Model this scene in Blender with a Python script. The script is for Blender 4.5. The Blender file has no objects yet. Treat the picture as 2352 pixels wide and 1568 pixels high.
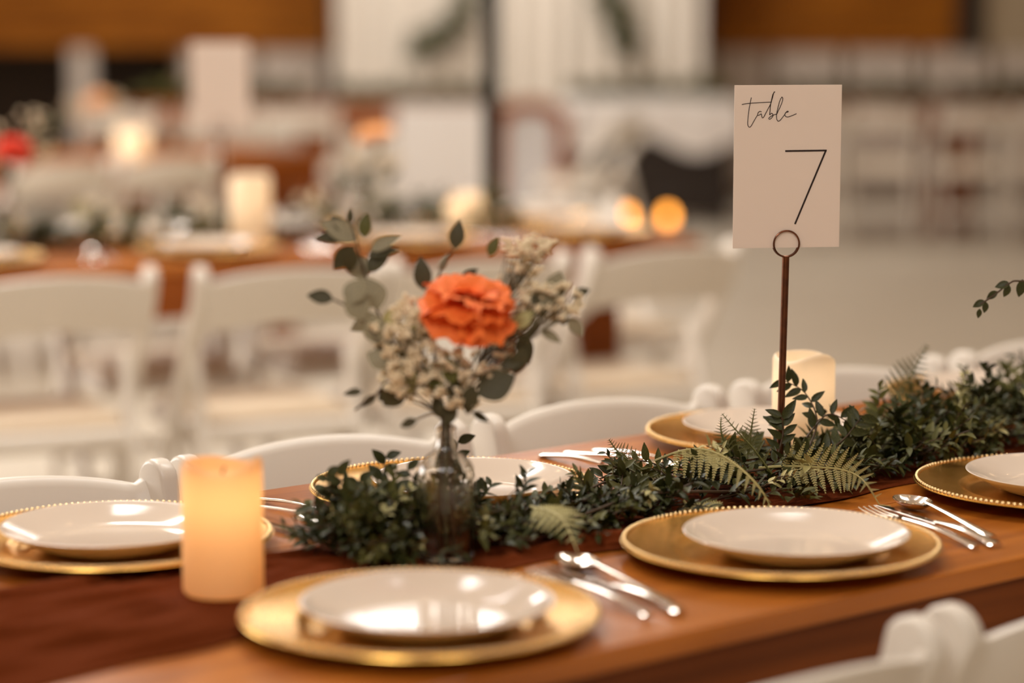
import bpy, bmesh, math, random
import numpy as np
from mathutils import Vector, Matrix, Euler
random.seed(7)
rnd = random.Random(11)
PI = math.pi
S = bpy.context.scene
C = S.collection

# ------------------------------------------------------------------ camera
CAM_H = 1.309
cam_d = bpy.data.cameras.new('camera')
cam = bpy.data.objects.new('camera', cam_d)
C.objects.link(cam)
cam_d.lens = 85.0
cam_d.sensor_width = 36.0
cam_d.clip_start = 0.05
cam_d.clip_end = 100
cam.location = (0, 0, CAM_H)
cam.rotation_euler = (math.radians(90 - 7.732), 0, 0)
cam_d.dof.use_dof = True
cam_d.dof.focus_distance = 2.76
cam_d.dof.aperture_fstop = 1.7
cam_d.dof.aperture_blades = 0
S.camera = cam

# ------------------------------------------------------------------ world, lights, exposure
w = bpy.data.worlds.new('world')
S.world = w
w.use_nodes = True
w.node_tree.nodes['Background'].inputs[0].default_value = (1.0, 0.86, 0.70, 1)
w.node_tree.nodes['Background'].inputs[1].default_value = 0.05
S.view_settings.view_transform = 'Standard'
S.view_settings.look = 'None'
S.view_settings.gamma = 1.0
S.view_settings.use_curve_mapping = False
S.view_settings.exposure = 0.5


def area(name, loc, rot, sx, sy, power, col):
    l = bpy.data.lights.new(name, 'AREA')
    l.shape = 'RECTANGLE'
    l.size = sx
    l.size_y = sy
    l.energy = power
    l.color = col
    o = bpy.data.objects.new(name, l)
    C.objects.link(o)
    o.location = loc
    o.rotation_euler = rot
    return o


WARM = (1.0, 0.965, 0.915)
for i, (x, y, p) in enumerate(((-1.8, 6.4, 70), (-3.0, 11.4, 95), (-0.2, 12.6, 14), (-0.3, 15.4, 58),
                               (-1.5, 4.2, 38), (1.0, 4.0, 33), (-1.4, -1.2, 74), (1.4, -1.2, 34))):  # last two, behind the camera, are added fill for camera-facing sides
    area('ceiling_and_fill_light_offscreen', (x, y, 4.05), (0, 0, 0), 1.5, 0.5, p, WARM)
# daylight entering through the tall window in the left wall
area('window_left_offscreen', (-6.2, 6.4, 1.9), (0, math.radians(-90), 0), 2.2, 3.4, 150, (1.0, 0.95, 0.90))


# ------------------------------------------------------------------ materials
def mat(name, col, rough=0.5, metal=0.0, spec=0.5, noise=None, bump=0.0, nscale=20, coat=0.0, trans=0.0,
        stretch=(1, 1, 1), sheen=0.0, ior=1.45):
    m = bpy.data.materials.new(name)
    m.use_nodes = True
    nt = m.node_tree
    b = nt.nodes['Principled BSDF']
    b.inputs['Base Color'].default_value = (*col, 1)
    b.inputs['Roughness'].default_value = rough
    b.inputs['Metallic'].default_value = metal
    b.inputs['Specular IOR Level'].default_value = spec
    b.inputs['Coat Weight'].default_value = coat
    b.inputs['Coat Roughness'].default_value = 0.12
    b.inputs['Transmission Weight'].default_value = trans
    b.inputs['IOR'].default_value = ior
    b.inputs['Sheen Weight'].default_value = sheen
    if noise or bump:
        tc = nt.nodes.new('ShaderNodeTexCoord')
        mp = nt.nodes.new('ShaderNodeMapping')
        mp.inputs['Scale'].default_value = stretch
        n = nt.nodes.new('ShaderNodeTexNoise')
        n.inputs['Scale'].default_value = nscale
        n.inputs['Detail'].default_value = 5
        nt.links.new(tc.outputs['Object'], mp.inputs['Vector'])
        nt.links.new(mp.outputs[0], n.inputs['Vector'])
        if noise:
            r = nt.nodes.new('ShaderNodeValToRGB')
            r.color_ramp.elements[0].position = 0.32
            r.color_ramp.elements[1].position = 0.68
            r.color_ramp.elements[0].color = (*noise, 1)
            r.color_ramp.elements[1].color = (*col, 1)
            nt.links.new(n.outputs['Fac'], r.inputs[0])
            nt.links.new(r.outputs[0], b.inputs['Base Color'])
        if bump:
            bp = nt.nodes.new('ShaderNodeBump')
            bp.inputs['Strength'].default_value = bump
            bp.inputs['Distance'].default_value = 0.004
            nt.links.new(n.outputs['Fac'], bp.inputs['Height'])
            nt.links.new(bp.outputs[0], b.inputs['Normal'])
    return m


def wood(name, c1, c2, rough=0.3, coat=0.0, grain=7.0, ax=0):
    st = [34, 34, 34]
    st[ax] = 1.6
    m = mat(name, c1, rough, noise=c2, nscale=1.0, stretch=st, bump=0.05, coat=coat)
    nt = m.node_tree
    b = nt.nodes['Principled BSDF']
    n2 = nt.nodes.new('ShaderNodeTexNoise')
    n2.inputs['Scale'].default_value = 2.6
    tc = [n for n in nt.nodes if n.type == 'TEX_COORD'][0]
    nt.links.new(tc.outputs['Object'], n2.inputs['Vector'])
    mx = nt.nodes.new('ShaderNodeMixRGB')
    mx.blend_type = 'MULTIPLY'
    mx.inputs[0].default_value = 0.55
    ramp = [n for n in nt.nodes if n.type == 'VALTORGB'][0]
    r2 = nt.nodes.new('ShaderNodeValToRGB')
    r2.color_ramp.elements[0].position = 0.35
    r2.color_ramp.elements[0].color = (0.62, 0.55, 0.48, 1)
    r2.color_ramp.elements[1].position = 0.65
    nt.links.new(n2.outputs['Fac'], r2.inputs[0])
    nt.links.new(ramp.outputs[0], mx.inputs[1])
    nt.links.new(r2.outputs[0], mx.inputs[2])
    nt.links.new(mx.outputs[0], b.inputs['Base Color'])
    return m


M = {}
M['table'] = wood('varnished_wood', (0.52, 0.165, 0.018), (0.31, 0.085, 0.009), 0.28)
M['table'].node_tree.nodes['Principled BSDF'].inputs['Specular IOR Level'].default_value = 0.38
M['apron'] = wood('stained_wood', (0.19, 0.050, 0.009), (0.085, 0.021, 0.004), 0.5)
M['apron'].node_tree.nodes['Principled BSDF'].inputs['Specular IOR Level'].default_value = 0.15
M['resin'] = mat('white_resin', (0.80, 0.735, 0.655), 0.30)
M['pad'] = mat('cream_vinyl', (0.74, 0.60, 0.44), 0.45)
M['gold'] = mat('gold_lacquer', (0.86, 0.50, 0.12), 0.26, metal=1.0, bump=0.05, nscale=45, noise=(0.76, 0.41, 0.085))
M['bead'] = mat('pale_gold', (0.92, 0.66, 0.34), 0.25, metal=1.0)
M['porcelain'] = mat('cream_porcelain', (0.70, 0.585, 0.485), 0.10)
M['silver'] = mat('polished_steel', (0.72, 0.66, 0.60), 0.13, metal=1.0)
M['runner'] = mat('rust_gauze', (0.165, 0.035, 0.008), 0.95, spec=0.05, noise=(0.095, 0.018, 0.004), nscale=900, bump=0.35)
M['card'] = mat('card_stock', (0.84, 0.755, 0.69), 0.6)
_nt = M['card'].node_tree
_tr = _nt.nodes.new('ShaderNodeBsdfTranslucent')
_tr.inputs['Color'].default_value = (0.88, 0.79, 0.72, 1)
_mx = _nt.nodes.new('ShaderNodeMixShader')
_mx.inputs[0].default_value = 0.40
_nt.links.new(_nt.nodes['Principled BSDF'].outputs[0], _mx.inputs[1])
_nt.links.new(_tr.outputs[0], _mx.inputs[2])
_nt.links.new(_mx.outputs[0], _nt.nodes['Material Output'].inputs[0])
M['ink'] = mat('printed_ink', (0.018, 0.006, 0.005), 0.5)
M['bronze'] = mat('bronze_metal', (0.20, 0.075, 0.035), 0.30, metal=0.85, noise=(0.10, 0.045, 0.03), nscale=60)
M['glass'] = mat('clear_glass', (0.97, 0.96, 0.93), 0.03, trans=1.0, ior=1.45)
M['leaf_dark'] = mat('dark_green_leaf', (0.062, 0.066, 0.017), 0.42, spec=0.3, noise=(0.028, 0.034, 0.011), nscale=14)
M['leaf_mid'] = mat('mid_green_leaf', (0.140, 0.128, 0.030), 0.5, spec=0.25, noise=(0.066, 0.070, 0.019), nscale=14)
M['leaf_pale'] = mat('pale_green_leaf', (0.52, 0.45, 0.19), 0.55, noise=(0.36, 0.32, 0.12), nscale=30)
M['euc'] = mat('eucalyptus_leaf', (0.090, 0.078, 0.036), 0.5, spec=0.25, noise=(0.050, 0.047, 0.026), nscale=20)
M['euc_pale'] = mat('grey_eucalyptus_leaf', (0.37, 0.325, 0.21), 0.5, spec=0.3, noise=(0.22, 0.195, 0.13), nscale=20)
M['stem'] = mat('brown_stem', (0.075, 0.042, 0.020), 0.6)
M['gstem'] = mat('green_stem', (0.115, 0.100, 0.045), 0.6)
M['blossom'] = mat('cream_blossom', (0.94, 0.84, 0.64), 0.7, noise=(0.78, 0.62, 0.40), nscale=60)
M['orange_petal'] = mat('orange_petal', (1.0, 0.25, 0.045), 0.65, noise=(0.95, 0.16, 0.025), nscale=40)
M['red_petal'] = mat('red_petal', (0.75, 0.045, 0.010), 0.65)
M['peach_petal'] = mat('peach_petal', (0.95, 0.50, 0.22), 0.65)
M['floor'] = mat('polished_concrete', (0.60, 0.53, 0.43), 0.42, noise=(0.54, 0.47, 0.375), nscale=1.1)
M['drape'] = mat('cream_drape', (0.86, 0.78, 0.68), 0.8)
M['linen'] = mat('white_linen', (0.84, 0.79, 0.75), 0.8)
M['wall_plank'] = wood('honey_wood_cladding', (0.42, 0.145, 0.012), (0.28, 0.085, 0.006), 0.6)
M['wall_plank'].node_tree.nodes['Principled BSDF'].inputs['Specular IOR Level'].default_value = 0.15
M['ribbed'] = mat('white_ribbed_metal', (0.66, 0.57, 0.50), 0.4)
M['batten'] = mat('brown_batten', (0.16, 0.095, 0.05), 0.6)
M['drywall'] = mat('tan_drywall', (0.46, 0.36, 0.24), 0.8)
M['ceil'] = mat('ceiling_paint', (0.62, 0.56, 0.48), 0.9)
M['dark'] = mat('dark_brown_paint', (0.022, 0.013, 0.008), 0.7)
M['niche'] = mat('dark_brown_stain', (0.060, 0.034, 0.018), 0.7)
M['black'] = mat('black_steel', (0.012, 0.011, 0.009), 0.5)
M['backwood'] = wood('redwood', (0.36, 0.095, 0.012), (0.21, 0.05, 0.007), 0.5)
M['backwood'].node_tree.nodes['Principled BSDF'].inputs['Specular IOR Level'].default_value = 0.2


def wax(name, col, mixf, tcol):
    m = bpy.data.materials.new(name)
    m.use_nodes = True
    nt = m.node_tree
    nt.nodes.clear()
    out = nt.nodes.new('ShaderNodeOutputMaterial')
    d = nt.nodes.new('ShaderNodeBsdfPrincipled')
    d.inputs['Base Color'].default_value = (*col, 1)
    d.inputs['Roughness'].default_value = 0.4
    t = nt.nodes.new('ShaderNodeBsdfTranslucent')
    t.inputs['Color'].default_value = (*tcol, 1)
    mx = nt.nodes.new('ShaderNodeMixShader')
    mx.inputs[0].default_value = mixf
    nt.links.new(d.outputs[0], mx.inputs[1])
    nt.links.new(t.outputs[0], mx.inputs[2])
    nt.links.new(mx.outputs[0], out.inputs[0])
    return m


M['wax'] = wax('ivory_wax', (0.88, 0.66, 0.40), 0.45, (1.0, 0.64, 0.28))
M['wax_pale'] = wax('pale_ivory_wax', (0.90, 0.79, 0.62), 0.30, (1.0, 0.86, 0.66))


def emit(name, col, st):
    m = bpy.data.materials.new(name)
    m.use_nodes = True
    b = m.node_tree.nodes['Principled BSDF']
    b.inputs['Base Color'].default_value = (*col, 1)
    b.inputs['Emission Color'].default_value = (*col, 1)
    b.inputs['Emission Strength'].default_value = st
    return m


M['bulb'] = emit('warm_bulb', (1.0, 0.62, 0.30), 30)
M['flame'] = emit('amber_flame', (1.0, 0.36, 0.045), 6)


# ------------------------------------------------------------------ mesh helpers
class MB:
    def __init__(self):
        self.v = []
        self.f = []

    def add(self, vs, fs):
        o = len(self.v)
        self.v += [tuple(p) for p in vs]
        self.f += [tuple(i + o for i in q) for q in fs]
        return self

    def box(self, x0, x1, y0, y1, z0, z1):
        vs = [(x, y, z) for z in (z0, z1) for y in (y0, y1) for x in (x0, x1)]
        return self.add(vs, [(0, 2, 3, 1), (4, 5, 7, 6), (0, 1, 5, 4), (2, 6, 7, 3), (0, 4, 6, 2), (1, 3, 7, 5)])

    def bar(self, p, q, wx, wy, side=(1, 0, 0)):
        p, q = Vector(p), Vector(q)
        d = (q - p).normalized()
        s = Vector(side)
        s = (s - d * s.dot(d)).normalized()
        u = d.cross(s)
        vs = []
        for c in (p, q):
            for a, b in ((-1, -1), (1, -1), (1, 1), (-1, 1)):
                vs.append(c + s * a * wx / 2 + u * b * wy / 2)
        return self.add(vs, [(0, 1, 2, 3), (7, 6, 5, 4), (0, 4, 5, 1), (1, 5, 6, 2), (2, 6, 7, 3), (3, 7, 4, 0)])

    def tube(self, pts, r, n=6, cap=True):
        pts = [Vector(p) for p in pts]
        rs = r if isinstance(r, (list, tuple)) else [r] * len(pts)
        vs, fs = [], []
        prev = None
        for i, p in enumerate(pts):
            d = (pts[min(i + 1, len(pts) - 1)] - pts[max(i - 1, 0)])
            d = d.normalized() if d.length > 1e-9 else Vector((0, 0, 1))
            if prev is None:
                s = d.orthogonal().normalized()
            else:
                s = prev - d * prev.dot(d)
                s = s.normalized() if s.length > 1e-6 else d.orthogonal().normalized()
            prev = s
            u = d.cross(s)
            for k in range(n):
                a = 2 * PI * k / n
                vs.append(p + (s * math.cos(a) + u * math.sin(a)) * rs[i])
        for i in range(len(pts) - 1):
            for k in range(n):
                a, b = i * n + k, i * n + (k + 1) % n
                fs.append((a, b, b + n, a + n))
        if cap:
            fs.append(tuple(range(n - 1, -1, -1)))
            fs.append(tuple(range((len(pts) - 1) * n, len(pts) * n)))
        return self.add(vs, fs)

    def lathe(self, prof, n=48, zf=None):
        vs, fs = [], []
        for (r, z) in prof:
            for k in range(n):
                a = 2 * PI * k / n
                zz = z + (zf(a, r, z) if zf else 0)
                vs.append((r * math.cos(a), r * math.sin(a), zz))
        for i in range(len(prof) - 1):
            for k in range(n):
                a, b = i * n + k, i * n + (k + 1) % n
                fs.append((a, b, b + n, a + n))
        return self.add(vs, fs)

    def prism(self, poly, axis_fn, h0, h1):
        n = len(poly)
        vs = [axis_fn(p[0], p[1], h0) for p in poly] + [axis_fn(p[0], p[1], h1) for p in poly]
        fs = [tuple(range(n - 1, -1, -1)), tuple(range(n, 2 * n))]
        for i in range(n):
            j = (i + 1) % n
            fs.append((i, j, j + n, i + n))
        return self.add(vs, fs)

    def ball(self, c, r, n=6, m=4, sz=(1, 1, 1)):
        vs, fs = [], []
        for i in range(m + 1):
            t = PI * i / m
            for k in range(n):
                a = 2 * PI * k / n
                vs.append((c[0] + r * sz[0] * math.sin(t) * math.cos(a), c[1] + r * sz[1] * math.sin(t) * math.sin(a),
                           c[2] + r * sz[2] * math.cos(t)))
        for i in range(m):
            for k in range(n):
                a, b = i * n + k, i * n + (k + 1) % n
                fs.append((a, a + n, b + n, b))
        return self.add(vs, fs)

    def mesh(self, name, m=None, smooth=False, bevel=0, seg=2, ang=35):
        me = bpy.data.meshes.new(name)
        me.from_pydata(self.v, [], self.f)
        bm = bmesh.new()
        bm.from_mesh(me)
        bmesh.ops.remove_doubles(bm, verts=bm.verts, dist=1e-6)
        bmesh.ops.recalc_face_normals(bm, faces=bm.faces)
        if bevel:
            es = [e for e in bm.edges if len(e.link_faces) == 2 and e.calc_face_angle(0) > math.radians(30)]
            bmesh.ops.bevel(bm, geom=es, offset=bevel, segments=seg, affect='EDGES', profile=0.5, clamp_overlap=True)
        bm.to_mesh(me)
        bm.free()
        if smooth:
            me.polygons.foreach_set('use_smooth', [True] * len(me.polygons))
            if bevel or ang:
                try:
                    me.set_sharp_from_angle(angle=math.radians(ang))
                except Exception:
                    pass
        if m:
            me.materials.append(m)
        return me


def obj(name, me, parent=None, loc=(0, 0, 0), rot=(0, 0, 0), mw=None):
    o = bpy.data.objects.new(name, me)
    C.objects.link(o)
    if parent:
        o.parent = parent
    if mw is not None:
        o.matrix_local = mw
    else:
        o.location = loc
        o.rotation_euler = rot
    return o


def tag(o, label=None, cat=None, group=None, kind=None):
    if label: o['label'] = label
    if cat: o['category'] = cat
    if group: o['group'] = group
    if kind: o['kind'] = kind
    return o


def thing(name, label, cat, loc=(0, 0, 0), rz=0, group=None):
    o = bpy.data.objects.new(name, None)
    o.empty_display_size = 0.05
    C.objects.link(o)
    o.location = loc
    o.rotation_euler = (0, 0, rz)
    return tag(o, label, cat, group)


def kids(o):
    return [c for c in ALLKIDS.get(o.name, [])]


ALLKIDS = {}


def copy_tree(o, parent=None):
    c = o.copy()
    C.objects.link(c)
    if parent:
        c.parent = parent
    for ch in list(o.children):
        copy_tree(ch, c)
    return c


def dup(proto, loc, rz, label, group=None):
    c = copy_tree(proto)
    c.location = loc
    c.rotation_euler = (0, 0, rz)
    c['label'] = label
    if group:
        c['group'] = group
    elif 'group' in c.keys():
        del c['group']
    return c


class Proto:
    """first call moves the prototype itself, later calls copy it"""
    def __init__(self, o):
        self.o = o
        self.used = False

    def put(self, loc, rz, label, group=None):
        if not self.used:
            self.used = True
            self.o.location = loc
            self.o.rotation_euler = (0, 0, rz)
            self.o['label'] = label
            if group: self.o['group'] = group
            return self.o
        return dup(self.o, loc, rz, label, group)


def smoothpath(pts, k=6):
    pts = [Vector(p) for p in pts]
    out = []
    for i in range(len(pts) - 1):
        p0, p1, p2, p3 = pts[max(i - 1, 0)], pts[i], pts[i + 1], pts[min(i + 2, len(pts) - 1)]
        for j in range(k):
            t = j / k
            out.append(0.5 * ((2 * p1) + (p2 - p0) * t + (2 * p0 - 5 * p1 + 4 * p2 - p3) * t * t +
                              (-p0 + 3 * p1 - 3 * p2 + p3) * t ** 3))
    out.append(pts[-1])
    return out


# ------------------------------------------------------------------ the room
YB = 17.2          # back wall
XL, XR, YF, ZC = -6.4, 7.2, -4.5, 4.2
tag(obj('floor', MB().box(XL, XR, YF, YB + 1.6, -0.1, 0).mesh('floor', M['floor'])), 'smooth beige polished concrete floor of the hall', kind='structure')
tag(obj('ceiling', MB().box(XL, XR, YF, YB + 1.6, ZC, ZC + 0.1).mesh('ceiling', M['ceil'])), 'plain pale ceiling of the hall', kind='structure')
wl = MB().box(XL - 0.12, XL, YF, 4.6, 0, ZC).box(XL - 0.12, XL, 8.2, YB + 1.6, 0, ZC).box(XL - 0.12, XL, 4.6, 8.2, 0, 0.75).box(XL - 0.12, XL, 4.6, 8.2, 3.1, ZC)
tag(obj('wall_left', wl.mesh('wall_left', M['drywall'])), 'tan plastered side wall with a tall window opening', kind='structure')
tag(obj('wall_right', MB().box(XR, XR + 0.12, YF, YB + 1.6, 0, ZC).mesh('wall_right', M['drywall'])), 'plain tan plastered side wall', kind='structure')
tag(obj('wall_front', MB().box(XL, XR, YF - 0.12, YF, 0, ZC).mesh('wall_front', M['drywall'])), 'plain tan plastered wall behind the viewer', kind='structure')

wb = thing('wall_back', 'wood clad back wall above pale ribbed wainscot', None)
wb['kind'] = 'structure'
core = MB().box(3.16, XR, YB, YB + 0.12, 0, ZC).box(-2.36, 3.16, YB, YB + 0.12, 0, 1.06).box(XL, 3.16, YB + 0.02, YB + 0.12, 1.06, ZC)
obj('wall_core', core.mesh('wall_core', M['drywall']), wb)
# niche with dark interior beneath the cladding
niche = MB().box(XL, -2.36, YB + 1.4, YB + 1.5, 0, 1.06).box(-2.38, -2.32, YB + 0.12, YB + 1.5, 0, 1.06).box(XL, -2.36, YB + 0.12, YB + 1.5, 1.06, 1.12)
obj('niche', niche.mesh('niche', M['niche']), wb)['label'] = 'dark recess under the wood cladding'
ph = 0.145
z = 1.06
for k in range(22):
    z1 = min(z + ph - 0.006, ZC)
    if z1 - z < 0.03: break
    x = XL
    j = 0
    cuts = [XL, -3.9 + (k % 3) * 0.7, -0.4 + (k % 2) * 0.5, 3.13]
    for a, b in zip(cuts[:-1], cuts[1:]):
        obj('plank', MB().box(a + 0.002, b - 0.002, YB - 0.028 - 0.003 * ((k + j) % 2), YB + 0.021, z, z1).mesh('plank', M['wall_plank'], bevel=0.004, seg=1), wb)
        j += 1
    z += ph
obj('corner_post', MB().box(3.13, 3.31, YB - 0.06, YB + 0.01, 1.06, ZC).mesh('corner_post', M['dark'], bevel=0.006), wb)['label'] = 'dark trim post at the end of the cladding'
pw = 0.52


def ribpanel():
    b = MB()
    prof = []
    nrib = 4
    for i in range(nrib):
        x0 = i * (pw - 0.05) / nrib
        d = (pw - 0.05) / nrib
        prof += [(x0, 0), (x0 + d * 0.45, 0), (x0 + d * 0.58, -0.022), (x0 + d * 0.87, -0.022)]
    prof.append((pw - 0.05, 0))
    n = len(prof)
    vs = [(p[0], p[1] - 0.012, 0.08) for p in prof] + [(p[0], p[1] - 0.012, 1.04) for p in prof]
    vs += [(pw - 0.05, 0.0, 0.08), (0, 0, 0.08), (pw - 0.05, 0.0, 1.04), (0, 0, 1.04)]
    fs = [(i, i + 1, i + 1 + n, i + n) for i in range(n - 1)]
    fs += [(n - 1, 2 * n, 2 * n + 2, 2 * n - 1), (0, n, 2 * n + 3, 2 * n + 1)]
    return b.add(vs, fs).mesh('ribbed_panel', M['ribbed'])


rp = ribpanel()
bt = MB().box(-0.022, 0.022, -0.03, 0, 0.0, 1.05).mesh('batten', M['batten'])
k = 0
x = -2.33
while x < 6.6:
    obj('ribbed_panel', rp, wb, (x + 0.025, YB - 0.001, 0))
    obj('batten', bt, wb, (x, YB - 0.001, 0))
    x += pw
obj('niche_post', MB().box(-3.12, -2.96, YB - 0.03, YB + 0.1, 0, 1.06).mesh('niche_post', M['ribbed'], bevel=0.008), wb)['label'] = 'pale post standing in the dark recess'
tag(obj('baseboard_back', MB().box(-2.6, XR, YB - 0.05, YB - 0.03, 0, 0.09).mesh('baseboard_back', M['batten'])), 'brown baseboard along the back wall', kind='structure')
# window in the left wall
wd = thing('window_1', 'tall side window with white mullions', None, (XL - 0.06, 6.4, 0))
wd['kind'] = 'structure'
fr = MB().box(-0.05, 0.05, -1.8, 1.8, 0.75, 0.83).box(-0.05, 0.05, -1.8, 1.8, 3.02, 3.1).box(-0.05, 0.05, -1.8, -1.72, 0.83, 3.02).box(-0.05, 0.05, 1.72, 1.8, 0.83, 3.02)
obj('frame', fr.mesh('frame', M['linen']), wd)
for yy in (-0.6, 0.6):
    obj('mullion', MB().box(-0.03, 0.03, yy - 0.03, yy + 0.03, 0.83, 3.02).mesh('mullion', M['linen']), wd)

# ------------------------------------------------------------------ frames of the two near tables
TH1 = math.radians(39.3)
A1 = Vector((math.cos(TH1), math.sin(TH1), 0))
N1 = Vector((-math.sin(TH1), math.cos(TH1), 0))
TZ = 0.76


def P1(s, t, z=TZ):
    return A1 * s + N1 * t + Vector((0, 0, z))


TH2 = math.radians(27)
A2 = Vector((math.cos(TH2), math.sin(TH2), 0))
N2 = Vector((-math.sin(TH2), math.cos(TH2), 0))
O2 = Vector((-0.798, 5.738, 0))


def P2(u, v, z=TZ):
    return O2 + A2 * u + N2 * v + Vector((0, 0, z))


def make_table(name, label, loc, rz, L, W, boards, wmat, amat, group=None, leg=0.09, inset=(0.2, 0.1), th=0.022):
    t = thing(name, label, 'table', loc, rz, group)
    y = -W / 2
    for b in boards:
        obj('plank', MB().box(-L / 2, L / 2, y + 0.0008, y + b - 0.0008, TZ - th, TZ).mesh('plank', wmat, bevel=0.0022, seg=2), t)
        y += b
    ap = 0.010
    h0, h1 = TZ - th - 0.10, TZ - th + 0.001
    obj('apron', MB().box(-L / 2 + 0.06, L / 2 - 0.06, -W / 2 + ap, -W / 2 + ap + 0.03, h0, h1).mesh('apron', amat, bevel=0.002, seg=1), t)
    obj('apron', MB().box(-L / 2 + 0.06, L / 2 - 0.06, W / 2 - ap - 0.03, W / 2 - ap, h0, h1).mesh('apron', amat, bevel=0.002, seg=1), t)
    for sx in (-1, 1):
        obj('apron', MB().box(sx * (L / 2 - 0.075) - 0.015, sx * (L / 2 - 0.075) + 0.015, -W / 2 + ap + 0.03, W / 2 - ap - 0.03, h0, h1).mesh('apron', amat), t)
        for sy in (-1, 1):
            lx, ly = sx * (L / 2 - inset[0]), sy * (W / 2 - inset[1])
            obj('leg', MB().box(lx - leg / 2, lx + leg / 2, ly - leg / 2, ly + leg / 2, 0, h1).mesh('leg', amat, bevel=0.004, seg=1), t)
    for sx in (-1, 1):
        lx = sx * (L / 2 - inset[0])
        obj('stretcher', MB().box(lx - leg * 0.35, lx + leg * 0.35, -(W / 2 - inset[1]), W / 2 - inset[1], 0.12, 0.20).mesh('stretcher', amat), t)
    return t


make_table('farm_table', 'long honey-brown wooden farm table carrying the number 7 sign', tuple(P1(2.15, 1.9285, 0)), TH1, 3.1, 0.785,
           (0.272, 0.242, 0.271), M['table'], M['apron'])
make_table('farm_table', 'wooden farm table behind the carnation vase with a blank-looking card on it', tuple(P2(0, 0, 0)), TH2, 2.44, 0.785,
           (0.26, 0.262, 0.263), M['table'], M['backwood'], inset=(0.19, 0.22), leg=0.11)
TH3 = math.radians(40)
O3 = Vector((-1.80, 9.27, 0))
make_table('farm_table', 'wooden farm table in front of the dark recess, partly hidden by white chairs', tuple(O3), TH3, 2.2, 0.785,
           (0.26, 0.262, 0.263), M['table'], M['backwood'])
for nm, cx_, L in (('redwood table beside the tall dark recess', -1.74, 1.15), ('redwood table with a white cloth hung on its front', -0.57, 1.15),
                   ('redwood table just right of the sweetheart table under the cladding', 2.07, 1.05), ('redwood table at the drywall end of the back wall', 3.16, 1.05)):
    make_table('head_table', nm, (cx_, 14.8, 0), 0, L, 0.75, (0.25, 0.25, 0.25), M['backwood'], M['backwood'], inset=(0.06, 0.06), leg=0.085, th=0.05)


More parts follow.
